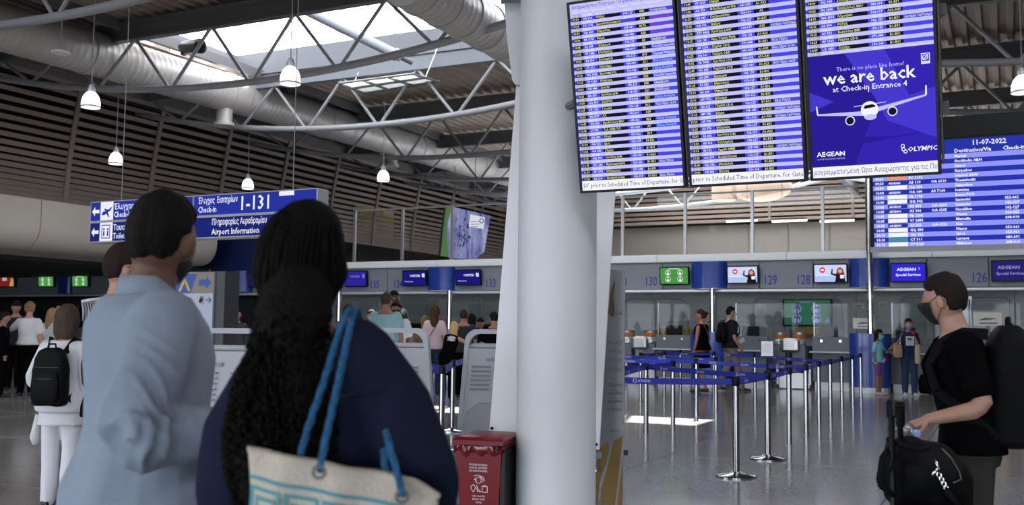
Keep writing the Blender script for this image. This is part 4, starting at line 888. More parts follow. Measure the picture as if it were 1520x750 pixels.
# ------------------------------------------------------------------ glass balustrade on the gallery
t = hthing('glass_balustrade', 'clear glass balustrade with slim posts along the gallery edge', 'balustrade', 0, F0+.12, ZF1)
x = Rpx(330, 340); edges = [Rpx(p, 340) for p in (523, 594, 668, 760, 840, 922, 1015, 1115, 1220, 1330, 1450, 1580)]
for a, b in zip(edges[:-1], edges[1:]): MB().bb((a+.03, 0, .0), (b-.03, .015, 1.52)).build('pane', m_glass, t)
for a in edges: MB().bb((a-.035, -.03, 0), (a+.035, .05, 1.55)).build('post', m_inox, t)
MB().bb((edges[0], -.02, 1.5), (edges[-1], .035, 1.54)).build('top_rail', m_steel, t)
# three tube lamps and a fabric duct seen through the balustrade
m_tube = emit('tube_light', (255, 250, 240), 3.0)
for i, (a, b) in enumerate(((1078, 1124), (1146, 1198), (1217, 1268))):
    F = F0+6; p = onF(a, 329, F); q = onF(b, 326, F); t = hthing('linear_lamp', ['left', 'middle', 'right'][i]+' glowing tube lamp seen through the gallery glass', 'lamp', p[0], F, p[2], group='tube lamps on the gallery')
    MB().tube([(0, 0, 0), (q[0]-p[0], 0, 0)], .035, 10).build('glowing_tube', m_tube, t); MB().bb((0, -.04, .04), (q[0]-p[0], .04, .09)).build('lamp_tray', m_steeld, t); MB().tube([(.3, 0, .09), (.3, 0, ZD-p[2])], .008, 6).build('wire', m_steeld, t); MB().tube([(q[0]-p[0]-.3, 0, .09), (q[0]-p[0]-.3, 0, ZD-p[2])], .008, 6).build('wire', m_steeld, t)
p = onF(1115, 285, F0+9); t = hthing('air_outlet', 'pale fabric air outlet hanging behind the gallery glass', 'duct', p[0], F0+9, p[2]); m_fab = mat('fabric_duct', (196, 170, 150), .7)
MB().tube([(-.9, 0, .5), (-.9, 0, -.25)], .42, 16).build('drop', m_fab, t, smooth=True); MB().ell((.35, 0, .1), (1.0, .55, .45), 20, 12).build('bag', m_fab, t, smooth='all'); MB().tube([(-.9, 0, .4), (-.9, 0, ZD-p[2])], .2, 12).build('neck', m_fab, t)
def art_screen():
    m = bpy.data.materials.new('art_screen'); m.use_nodes = True; nt = m.node_tree; nt.nodes.clear()
    tc = nt.nodes.new('ShaderNodeTexCoord'); mp = nt.nodes.new('ShaderNodeMapping'); mp.inputs['Scale'].default_value = (3, 1, .6); n = nt.nodes.new('ShaderNodeTexNoise'); n.inputs['Scale'].default_value = 2.0; n.inputs['Detail'].default_value = 6
    r = nt.nodes.new('ShaderNodeValToRGB'); e = r.color_ramp.elements; e[0].position = .3; e[1].position = .72; e[0].color = (*lin((74, 76, 160)), 1); e[1].color = (*lin((196, 202, 250)), 1)
    em = nt.nodes.new('ShaderNodeEmission'); em.inputs[1].default_value = .85; o = nt.nodes.new('ShaderNodeOutputMaterial'); L = nt.links
    L.new(tc.outputs['Object'], mp.inputs[0]); L.new(mp.outputs[0], n.inputs['Vector']); L.new(n.outputs['Fac'], r.inputs[0]); L.new(r.outputs[0], em.inputs[0]); L.new(em.outputs[0], o.inputs[0]); return m
# angular hanging artwork behind the glass on the left
FA_ = F0+6; c = onF(690, 345, FA_); t = hthing('hanging_artwork', 'angular blue patterned hanging artwork with a green side slab', 'artwork', c[0], FA_, 0)
def ap_(px, py): q = onF(px, py, FA_); return (q[0]-c[0], q[2])
po = [ap_(*q) for q in ((671, 307), (722, 319), (713, 373), (706, 378), (700, 384), (666, 383), (663, 334))]
MB().prism(po[::-1], lambda u, v, q: Vector((u, q, v)), .3).build('picture_slab', art_screen(), t)
fl = Flat(); 
for k in range(60):
    u, v = random.gauss(.42, .13), random.gauss(.5, .2); x0, z0 = ap_(665+u*52, 312+v*70); r = random.uniform(.02, .07); fl.poly([(x0-r*.5, z0-r), (x0+r*.4, z0-r*.6), (x0+r*.5, z0+r), (x0-r*.4, z0+r*.5)], random.choice((0, 0, 1)), 2)
fl.poly([ap_(*q) for q in ((696, 337), (718, 340), (720, 323), (698, 318))], 2, 3); x0, z0 = ap_(715, 328); fl.ringp(x0, z0, .09, .03, 3, 4); x0, z0 = ap_(699, 330)
for k in range(4): fl.q(x0, z0-k*.09, x0+.4-.06*k, z0-k*.09+.03, 4, 4)
fl.build('print', [emit('art_dark', (40, 44, 96)), emit('art_grey', (86, 90, 130)), e_wht, emit('art_navy', (40, 50, 140)), emit('art_lilac', (170, 172, 220))], t, loc=(0, -.004, 0))
MB().prism([ap_(*q) for q in ((652, 380), (667, 381), (661, 306))], lambda u, v, q: Vector((u, q+.05, v)), .5).build('green_slab', emit('art_green', (96, 144, 88), .8), t)
MB().prism([ap_(*q) for q in ((649, 379), (653, 380), (660, 304), (658, 304))], lambda u, v, q: Vector((u, q+.05, v)), .5).build('frame_edge', m_steeld, t)
for x in (-.5, .3): MB().tube([(x, .15, 5.2), (x, .15, ZD)], .012, 6).build('hanging_wire', m_steeld, t)
# ------------------------------------------------------------------ pendant lamps
m_bell = mat('lamp_cap', (188, 190, 194), .4, .4); m_bulb = emit('lamp_glow', (255, 250, 244), 2.6)
for px, py, l in ((135, 148, 'white bell pendant lamp hanging at the far left'), (431, 112, 'brightest bell pendant lamp in front of the lantern curb'), (172, 235, 'small bell pendant lamp in front of the left louvres'), (368, 273, 'smallest bell pendant lamp above the blue hanging sign'), (569, 261, 'small bell pendant lamp between sign and column'), (1517, 125, 'bell pendant lamp at the right edge beside the boards')):
    R, F, z = onZ(px, py, 5.15); t = hthing('pendant_lamp', l, 'lamp', R, F, z, group='bell pendant lamps'); r = .15
    MB().lathe([(.15, -.13), (.155, -.10), (.15, -.02), (.125, .06), (.085, .115), (.05, .13)], n=24).build('shade', m_bulb, t, smooth=True); MB().lathe([(.157, -.14), (.162, -.125), (.157, -.11)], n=24, cap=False).build('rim', m_bell, t, smooth=True)
    MB().lathe([(.05, .13), (.065, .14), (.065, .2), (.045, .21), (.05, .24), (.02, .27)], n=16).build('cap', m_bell, t, smooth=True); MB().tube([(0, 0, .27), (0, 0, ZD-z)], .008, 6).build('cable', m_steel, t)
# small ceiling things
R, F, z = onZ(90, 78, 6.3); t = hthing('wireless_antenna', 'small white round unit hanging from a rod at upper left', 'antenna', R, F, z); MB().lathe([(.04, -.03), (.16, -.02), (.17, .01), (.05, .05)], n=20).build('disc', m_white, t, smooth=True); MB().tube([(0, 0, .05), (0, 0, ZD-z)], .015, 8).build('rod', m_steel, t)
p = at(285, 70, 22.0); t = thing('spotlight', 'dark cylindrical floodlight mounted on the lantern curb', 'spotlight', p, HALL); MB().tube([(-.35, .1, .05), (-.28, .06, .05), (.3, -.05, -.02), (.42, -.07, .02)], [.12, .13, .17, .05], 14).build('housing', m_black, t, smooth=True); MB().bb((-.38, .05, -.12), (-.3, .15, .18)).build('bracket', m_black, t); MB().tube([(-.34, .1, .1), (-.34, .5, .3)], .025, 8).build('arm', m_black, t)
def opal():
    if 'opal_pane' in MATS: return MATS['opal_pane']
    m = bpy.data.materials.new('opal_pane'); m.use_nodes = True; MATS['opal_pane'] = m; nt = m.node_tree; nt.nodes.clear(); L = nt.links
    a = nt.nodes.new('ShaderNodeBsdfTranslucent'); a.inputs[0].default_value = (.95, .97, .97, 1); b = nt.nodes.new('ShaderNodeBsdfDiffuse'); b.inputs[0].default_value = (.9, .92, .92, 1); x = nt.nodes.new('ShaderNodeMixShader'); x.inputs[0].default_value = .25; o = nt.nodes.new('ShaderNodeOutputMaterial')
    L.new(a.outputs[0], x.inputs[1]); L.new(b.outputs[0], x.inputs[2]); L.new(x.outputs[0], o.inputs[0]); return m
# suspended reflector panel under the lantern
q4 = [onZ(*q, 7.05) for q in ((503, 124), (612, 110), (650, 121), (540, 139))]; c = q4[0]; t = hthing('reflector_panel', 'suspended frame of pale reflector panes below the lantern', 'panel', c[0], c[1], 7.05)
L4 = [Vector((a-c[0], b-c[1], 0)) for a, b, _ in q4]; mix = lambda u, v: (L4[0]*(1-u)+L4[1]*u)*(1-v)+(L4[3]*(1-u)+L4[2]*u)*v
for i in range(3):
    for j in range(2):
        P = [mix(i/3+.02, j/2+.03), mix((i+1)/3-.02, j/2+.03), mix((i+1)/3-.02, (j+1)/2-.03), mix(i/3+.02, (j+1)/2-.03)]; MB().add([p+Vector((0, 0, .02)) for p in P]+[p+Vector((0, 0, .04)) for p in P], [(3, 2, 1, 0), (4, 5, 6, 7), (0, 1, 5, 4), (1, 2, 6, 5), (2, 3, 7, 6), (3, 0, 4, 7)]).build('pane', opal(), t)
for i in range(4): MB().tube([mix(i/3, 0), mix(i/3, 1)], .03, 6).build('frame_bar', m_steeld, t)
for j in range(3): MB().tube([mix(0, j/2), mix(1.03, j/2)], .03, 6).build('frame_bar', m_steeld, t)
for u in (0, 1): MB().tube([mix(u, .5), mix(u, .5)+Vector((.15, .3, ZD-7.05))], .012, 6).build('hanger_rod', m_white, t)
# ================================================================== QUEUE STANCHIONS
SHT = .92; m_web = mat('belt_blue', (34, 48, 158), .55); m_post = mat('polished_post', (150, 151, 154), .14, 1.0)
shaft_me = MB().lathe([(.032, .0), (.032, SHT-.09)], n=20).mesh('post', m_post, True)
head_me = MB().lathe([(.034, SHT-.09), (.036, SHT-.085), (.036, SHT-.01), (.03, SHT), (.0, SHT)], n=20).mesh('belt_head', m_black, True)
base_me = MB().lathe([(.185, 0), (.185, .012), (.17, .022), (.06, .036), (.036, .05)], n=32).mesh('base_plate', m_post, True)
floor_me = MB().lathe([(.05, 0), (.05, .006), (.034, .012)], n=20).mesh('floor_socket', m_post, True)
POSTS = {'A': (1093, 708, 1), 'B': (1140, 682, 1), 'C': (1172, 661, 0), 'D': (1197, 645, 0), 'E': (1216, 630, 0), 'F': (1233, 620, 0), 'G': (1250, 608, 0), 'H': (1266, 599, 0), 'I': (1278, 591, 0),
         'J': (959, 647, 0), 'K': (999, 634, 0), 'L': (1034, 621, 0), 'M': (1063, 613, 0), 'N': (951, 596, 0), 'O': (986, 588, 0), 'P': (1010, 582, 0), 'Q': (1121, 594, 0), 'S': (884, 700, 0), 'T': (900, 655, 0), 'U': (893, 620, 0), 'V': (905, 600, 0), 'X': (1060, 588, 0)}
LBL = {'A': 'nearest chrome stanchion with round base in front of the queue', 'B': 'chrome stanchion with round base carrying the paper sign', 'C': 'chrome stanchion just right of the paper sign', 'D': 'second chrome stanchion right of the paper sign', 'E': 'third chrome stanchion right of the paper sign', 'F': 'fourth chrome stanchion right of the paper sign', 'G': 'fifth chrome stanchion right of the paper sign', 'H': 'sixth chrome stanchion right of the paper sign', 'I': 'farthest right chrome stanchion beside the girl',
       'J': 'chrome stanchion nearest to the banner stand', 'K': 'chrome stanchion standing left of the sunlit floor patch edge', 'L': 'chrome stanchion in the middle of the sunlit floor patch', 'M': 'chrome stanchion behind the sunlit floor patch', 'N': 'far chrome stanchion beside the banner stand', 'O': 'far chrome stanchion left of the woman in black', 'P': 'far chrome stanchion at the feet of the woman in black', 'Q': 'far chrome stanchion right of the masked man', 'S': 'chrome stanchion hidden beside the banner stand foot', 'T': 'chrome stanchion behind the banner stand', 'U': 'far chrome stanchion behind the banner stand', 'V': 'farthest chrome stanchion behind the banner stand', 'X': 'far chrome stanchion between the walking couple'}
PO = {}; PP = {}
for k, (px, py, disc) in POSTS.items():
    p = gnd(px, py); PP[k] = p; t = thing('queue_stanchion', LBL[k], 'stanchion', p, HALL, group='queue stanchions'); PO[k] = t
    for me in (shaft_me, head_me, base_me if disc else floor_me): o = bpy.data.objects.new(me.name, me); COL.objects.link(o); o.parent = t
def web(t, a, b, sag=.012, name='belt', n=14, hw=.029):
    """blue belt from world point a to b as a part of stanchion t, with printed marks"""
    a = Vector(a); b = Vector(b); d = b-a; L = d.length; dn = Vector((d.x, d.y, 0)).normalized(); nn = Vector((dn.y, -dn.x, 0))
    if nn.y > 0: nn = -nn
    inv = (Matrix.Translation(t.location)@Euler(t.rotation_euler).to_matrix().to_4x4()).inverted(); mb = MB()
    def P(s, h, o): f = s/L; return inv@(a+d*f+Vector((0, 0, -sag*4*f*(1-f)+h))+nn*o)
    for i in range(n+1):
        s = L*i/n
        for h, o in ((-hw, .001), (hw, .001), (hw, -.001), (-hw, -.001)): mb.v.append(tuple(P(s, h, o)))
    for i in range(n):
        for j in range(4): mb.f.append((4*i+j, 4*i+4+j, 4*i+4+(j+1) % 4, 4*i+(j+1) % 4)); mb.m.append(0)
    o = mb.build(name, m_web, t)
    mk = MB(); vs, fs = glyphs('ATHENS', .01); W = max(v[0] for v in vs); s = .35; flip = dn.dot(RT) < 0
    def Q(s_, h): return tuple(P(max(0, min(L, (L-s_) if flip else s_)), h, .003))
    while s < L-.35:
        for (x0, x1, z0, z1) in ((0, .034, .011, .017), (0, .034, -.017, -.011), (0, .007, -.017, .017), (.027, .034, -.017, .004)): mk.add([Q(s+x0, z0), Q(s+x1, z0), Q(s+x1, z1), Q(s+x0, z1)], [(0, 1, 2, 3)])
        mk.add([Q(s+.045+v[0]/W*.12, -.012+v[1]*.034) for v in vs], fs); s += .78
    if mk.v: mk.build('belt_print', mat('belt_print', (206, 212, 240), .5), o, kind='stuff')
def top(k, dz=0): return PP[k]+Vector((0, 0, SHT-.05+dz))
for a, b in (('A', 'S'), ('A', 'B'), ('B', 'J'), ('J', 'S'), ('D', 'L'), ('K', 'T'), ('L', 'U'), ('C', 'B'), ('C', 'D'), ('D', 'E'), ('E', 'F'), ('F', 'G'), ('G', 'H'), ('H', 'I'), ('F', 'Q'), ('M', 'V'), ('Q', 'X'), ('X', 'O'), ('O', 'N'), ('P', 'N')): web(PO[a], top(a), top(b))
# paper sign on the second stanchion
t = thing('sign_holder', 'white paper sign in a frame on top of a stanchion', 'sign', top('B', .05), math.radians(-12)); s_ = PP['B'].y/1500
MB().tube([(0, 0, 0), (0, 0, .14)], .012, 8).build('stem', m_black, t); MB().rbox((0, 0, .235), (19*s_, .012, 24*s_), .006, axis=1, n=1).build('frame', m_black, t); fl = Flat(); w, h = 17*s_/2, 22*s_/2; fl.q(-w, .235-h, w, .235+h, 0)
for k in range(5): fl.q(-w*.7, .235+h*(.55-k*.25), w*(.7-.1*(k % 2)), .235+h*(.60-k*.25), 1)
fl.build('paper', [m_white, mat('faint_print', (170, 176, 196), .5)], t, loc=(0, -.008, 0))
# stanchions among the crowd left of the column
for i, (px, py) in enumerate(((655, 668), (671, 640), (622, 640), (700, 610))):
    p = gnd(px, py); t = thing('queue_stanchion', ('slim stanchion beside the woman in navy near the kiosk', 'dark stanchion against the kiosk edge', 'slim stanchion half hidden behind the navy sleeve', 'slim stanchion behind the grey kiosk')[i], 'stanchion', p, HALL, group='stanchions by the kiosks'); PO['c%d' % i] = t; PP['c%d' % i] = p
    for me in (shaft_me, head_me, base_me): o = bpy.data.objects.new(me.name, me); COL.objects.link(o); o.parent = t
web(PO['c0'], top('c0'), top('c2'), hw=.05); web(PO['c0'], top('c0'), top('c1'), hw=.05); web(PO['c1'], top('c1'), top('c3'), hw=.04)
# ================================================================== SELF-SERVICE KIOSKS (seen from behind)
m_kio = mat('kiosk_plastic', (170, 174, 182), .42, var=.03); m_kd = mat('kiosk_grey', (138, 142, 150), .45)
def kiosk(px, pyt, D, rz, label, s=1.0, mirror=1):
    p = at(px, 600, D); p.z = 0; zt = at(px, pyt, D).z
    t = thing('self_service_kiosk', label, 'kiosk', p, rz, group='self-service kiosks'); w = .27*s
    # side outline leaning back towards the top (the slanted back edge)
    def edge(z): return 0.10*(z/zt)
    def fr(x, z, q): return Vector((mirror*(x+edge(z)), q, z))
    r = .09; o = [(-w, .55)]+[(-w, zt-r)]+[(-w+r-r*math.cos(k*math.pi/12), zt-r+r*math.sin(k*math.pi/12)) for k in range(1, 7)]+[(w-r+r*math.sin(k*math.pi/12), zt-r+r*math.cos(k*math.pi/12)) for k in range(0, 7)]+[(w, .55)]
    g = .035; hi = [(x*(1-g/w), (z if z < .6 else z-g)) for x, z in o]; n = len(o); mb = MB()
    for q, d_ in ((0, 0), (.08, .08)):
        mb.v += [tuple(fr(x, z, q)) for x, z in o]+[tuple(fr(x, z, q)) for x, z in hi]
    for i in range(n-1): mb.f += [(i, i+1, n+i+1, n+i), (2*n+i+1, 2*n+i, 3*n+i, 3*n+i+1), (i+1, i, 2*n+i, 2*n+i+1), (n+i, n+i+1, 3*n+i+1, 3*n+i)]
    mb.m = [0]*len(mb.f); mb.build('hoop_frame', m_kio, t, smooth=True)
    zb = zt-.15
    MB().add([fr(-w+g, .0, .0), fr(w-g, .0, .0), fr(w-g, zb, .01), fr(-w+g, zb, .01), fr(-w+g, 0, .09), fr(w-g, 0, .09), fr(w-g, zb, .07), fr(-w+g, zb, .07)], [(0, 1, 2, 3), (7, 6, 5, 4), (0, 4, 5, 1), (1, 5, 6, 2), (2, 6, 7, 3), (3, 7, 4, 0)] if mirror > 0 else [(3, 2, 1, 0), (4, 5, 6, 7), (1, 5, 4, 0), (2, 6, 5, 1), (3, 7, 6, 2), (0, 4, 7, 3)]).build('back_panel', m_kio, t)
    MB().tube([fr(-w+g, zb+.02, .04), fr(w-g, zb+.02, .04)], .02, 10).build('grip_bar', m_kio, t, smooth=True)
    for k in range(6):
        for c in (-.45, .35):
            z = zt-.29-k*.035; q = fr(w*c, z, -.004); MB().rbox(q, (w*.55, .012, .012), .004, axis=0, n=1).build('vent_rib', m_kd, t)
    MB().rbox(fr(-w*.2, zt-.235, -.003), (.07, .004, .022), .002, axis=1, n=1).build('maker_plate', m_kd, t)
    pr = [(-w+g+.02, .02), (w-g-.02, .02), (w-g-.02, .70), (w-g-.08, .76), (-w+g+.12, .76), (-w+g+.04, .70)]
    MB().prism(pr if mirror > 0 else pr, lambda u, v, q: fr(u, v, -q), .09).build('lower_housing', m_kd, t)
    MB().tube([fr(w*.15, .62, -.091), fr(w*.15, .62, -.096)], .006, 8).build('lock', m_black, t)
    MB().rbox((0, .05, .03), (2*w+.06, .4, .06), .02, n=2).build('foot', m_kd, t)
kiosk(722, 489, 7.9, math.radians(-8), 'grey self-service kiosk directly left of the leaning white panel')
kiosk(591, 487, 7.6, math.radians(-8), 'grey self-service kiosk behind the navy sleeve', mirror=-1, s=1.15)
kiosk(318, 487, 6.6, math.radians(-8), 'grey self-service kiosk between the two foreground travellers', s=1.3)
# black backpack standing on the floor by the desk, trolley and holdall near the right edge come with their owners
# ================================================================== PEOPLE
def remesh(mb, voxel, smooth=6, name='body'):
    me = mb.mesh(name, [], False); o = bpy.data.objects.new(name, me)
    r = o.modifiers.new('r', 'REMESH'); r.mode = 'VOXEL'; r.voxel_size = voxel; r.use_smooth_shade = True
    s = o.modifiers.new('s', 'SMOOTH'); s.factor = .5; s.iterations = smooth
    out = evaluated(o); bpy.data.objects.remove(o); bpy.data.meshes.remove(me); return out
_wv = [(rng.normal(size=3), rng.uniform(0, 6.28), rng.normal(size=3), rng.uniform(0, 6.28)) for _ in range(14)]
def wav(P, freq):
    a = np.zeros(len(P))
    for d, ph, d2, p2 in _wv:
        d = d/np.linalg.norm(d); w = np.sin(P@(d2*freq*.35)+p2)*1.3; a += np.sin((P@d)*freq+ph+w)
    return a/len(_wv)**.5/1.2
def crease(me, amp, freq, stretch=(1, 1, 1), ridge=False, mask=None):
    n = len(me.vertices); co = np.empty(n*3); me.vertices.foreach_get('co', co); co = co.reshape(-1, 3)
    no = np.empty(n*3); me.vertex_normals.foreach_get('vector', no); no = no.reshape(-1, 3)
    a = wav(co*np.array(stretch), freq)
    if ridge: a = 1-np.abs(a)*1.6
    if mask is not None: a = a*mask(co)
    me.vertices.foreach_set('co', (co+no*(a*amp)[:, None]).ravel()); me.update(); return me
def put(me, name, m, parent, label=None):
    me.materials.clear(); me.materials.append(m); me.name = name
    o = bpy.data.objects.new(name, me); COL.objects.link(o); o.parent = parent
    if label: o['label'] = label
    return o
def ering(c, rx, ry, M=None, n=20, p=1.0):
    out = []
    for j in range(n):
        a = 2*math.pi*j/n; ca, sa = math.cos(a), math.sin(a)
        v = Vector((rx*math.copysign(abs(ca)**p, ca), ry*math.copysign(abs(sa)**p, sa), 0)); out.append(Vector(c)+(M@v if M else v))
    return out
def limb(mb, pts, rads, n=12, sub=3):
    """tube with rounded ends whose radius is interpolated along the chain"""
    P = [Vector(p) for p in pts]; q = []; r = []
    for i in range(len(P)-1):
        for k in range(sub): f = k/sub; q.append(P[i].lerp(P[i+1], f)); r.append(rads[i]*(1-f)+rads[i+1]*f)
    q.append(P[-1]); r.append(rads[-1])
    d0 = (q[0]-q[1]).normalized(); d1 = (q[-1]-q[-2]).normalized()
    q = [q[0]+d0*r[0]*.95, q[0]+d0*r[0]*.6]+q+[q[-1]+d1*r[-1]*.6, q[-1]+d1*r[-1]*.95]; r = [r[0]*.25, r[0]*.78]+r+[r[-1]*.78, r[-1]*.25]
    mb.tube(q, r, n)
def smoothstep(a, b, x):
    t = max(0, min(1, (x-a)/(b-a))); return t*t*(3-2*t)
def head_point(d, s=1.0, fem=False):
    x, y, z = d; a, b, c = .076, .097, .118
    p = Vector((a*x, b*y, c*z)); lo = max(0, -z)
    p.x *= 1-.30*lo**1.6*(1 if y > -.2 else .6)
    if y < 0: p.y *= 1-.42*smoothstep(.15, .95, -z)
    else: p.y *= 1-.10*smoothstep(.2, 1, -z)
    if y > 0:
        p.y += .020*math.exp(-(x/.15)**2-((z+.14)/.20)**2)+.004*math.exp(-(x/.2)**2-((z-.12)/.2)**2)      # nose and bridge
        p.y += .006*math.exp(-(x/.28)**2-((z+.50)/.10)**2)-.004*math.exp(-(x/.3)**2-((z+.60)/.06)**2)       # lips
        p.y += .007*math.exp(-(x/.3)**2-((z+.86)/.16)**2)                                                  # chin
        for sx in (-1, 1): p.y -= .008*math.exp(-((x-sx*.40)/.18)**2-((z-.06)/.13)**2)                     # eye sockets
        for sx in (-1, 1): p.y += .004*math.exp(-((x-sx*.40)/.25)**2-((z-.24)/.09)**2)                     # brows
    return p*s
def head_mesh(mb, c, M, s=1.0, n=36, m=26, extra=None):
    rg = []
    for i in range(m+1):
        t = -math.pi/2+math.pi*i/m; q = max(math.cos(t), .03); ring = []
        for j in range(n):
            a = 2*math.pi*j/n; d = (q*math.sin(a), q*math.cos(a), math.sin(t)); p = head_point(d, s)
            if extra: p = extra(d, p)
            ring.append(Vector(c)+M@p)
        rg.append(ring[::-1])
    mb.rings(rg)
def ears(mb, c, M, s=1.0):
    for sx in (-1, 1):
        e = MB(); e.ell((0, 0, 0), (.013*s, .021*s, .034*s), 10, 8)
        R = M@Euler((math.radians(-10), 0, math.radians(-sx*22))).to_matrix(); o = Vector(c)+M@Vector((sx*.082*s, -.010*s, -.004*s))
        mb.add([o+R@Vector(v) for v in e.v], e.f)
def hair_shell(c, M, s, line, thick, noise=.004, freq=60, top=0.0, fade=False):
    """closed cap: proud of the skull where line(d) > 0, sunk inside it elsewhere"""
    def ex(d, p):
        k = line(d); t = smoothstep(-.06, .14, k); n = p.normalized()
        w = float(wav(np.array([[p.x, p.y, p.z]])/s, freq)[0])
        th = thick*((.30+.70*smoothstep(-.25, .45, d[2])) if fade else 1.0)
        return p*(1-.10*(1-t))+n*s*((th+top*max(0, d[2]))*t+noise*w*t)
    mb = MB(); head_mesh(mb, c, M, s, 48, 36, ex); return mb
def line_short(d):
    x, y, z = d
    if y > .25: return z-.52+.12*abs(x)
    if y > -.28: return z-(.10+.42*smoothstep(-.02, .30, y))+.62*smoothstep(-.12, -.28, y)*0
    return z+.42-.50*smoothstep(-.45, -.28, y)
def line_long(d):
    x, y, z = d
    if y > .3: return z-.55+.1*abs(x)
    return z+.75-1.25*smoothstep(.0, .35, y)
def hand(mb, w, f, n, s=1.0, curl=.5, spread=.0, side=1, thumb=.7, fr=.0085):
    """palm and five fingers: wrist w, finger direction f, palm normal n (towards the palm side), side=+1 puts the thumb on f x n"""
    f = Vector(f).normalized(); n = Vector(n); n = (n-f*n.dot(f)).normalized(); l = f.cross(n)*side; w = Vector(w)
    M = Matrix((l, n, f)).transposed(); L = .088*s
    mb.rings([ering(w-f*.015*s, .025*s, .019*s, M, 14), ering(w+f*L*.35, .036*s, .017*s, M, 14), ering(w+f*L*.75, .042*s, .015*s, M, 14), ering(w+f*L, .040*s, .012*s, M, 14)])
    for k, (o, ln) in enumerate(((.030, .070), (.010, .079), (-.011, .073), (-.030, .058))):
        p = w+f*L*.93+l*o*s; d = (f+l*o*spread*8).normalized(); P = [p]; c = curl*(1+.08*k)
        for q, fr_ in ((.45, .5), (.32, 1.25), (.26, 1.9)):
            a = c*fr_; P.append(P[-1]+(d*math.cos(a)+n*math.sin(a))*ln*q*s)
        limb(mb, P, [fr*1.08*s, fr*s, fr*.95*s, fr*.82*s], 8, 2)
    p = w+f*L*.18+l*.026*s+n*.004*s; P = [p, p+(l*.8+f*.55+n*.25*thumb).normalized()*.038*s]; P.append(P[-1]+(f*.85+l*.35+n*.45*thumb).normalized()*.032*s); P.append(P[-1]+(f*.9+n*.55*thumb).normalized()*.026*s)
    limb(mb, P, [fr*1.5*s, fr*1.25*s, fr*1.1*s, fr*.95*s], 8, 2)
TOR = [(.84, .150, .108, .0), (.90, .168, .118, -.004), (.96, .170, .118, -.006), (1.04, .152, .106, -.002), (1.12, .146, .102, .004), (1.22, .158, .110, .006), (1.32, .172, .116, .004), (1.40, .176, .108, -.004), (1.445, .150, .088, -.010), (1.48, .092, .068, -.012), (1.51, .060, .060, -.006), (1.57, .054, .056, .006), (1.62, .052, .056, .012)]
TORF = [(.84, .160, .112, .0), (.90, .178, .124, -.006), (.96, .172, .120, -.008), (1.04, .142, .100, -.002), (1.12, .130, .094, .004), (1.22, .142, .104, .010), (1.30, .152, .116, .014), (1.38, .152, .100, .0), (1.43, .132, .080, -.008), (1.465, .080, .060, -.010), (1.50, .050, .052, -.004), (1.56, .046, .050, .006), (1.62, .045, .050, .012)]
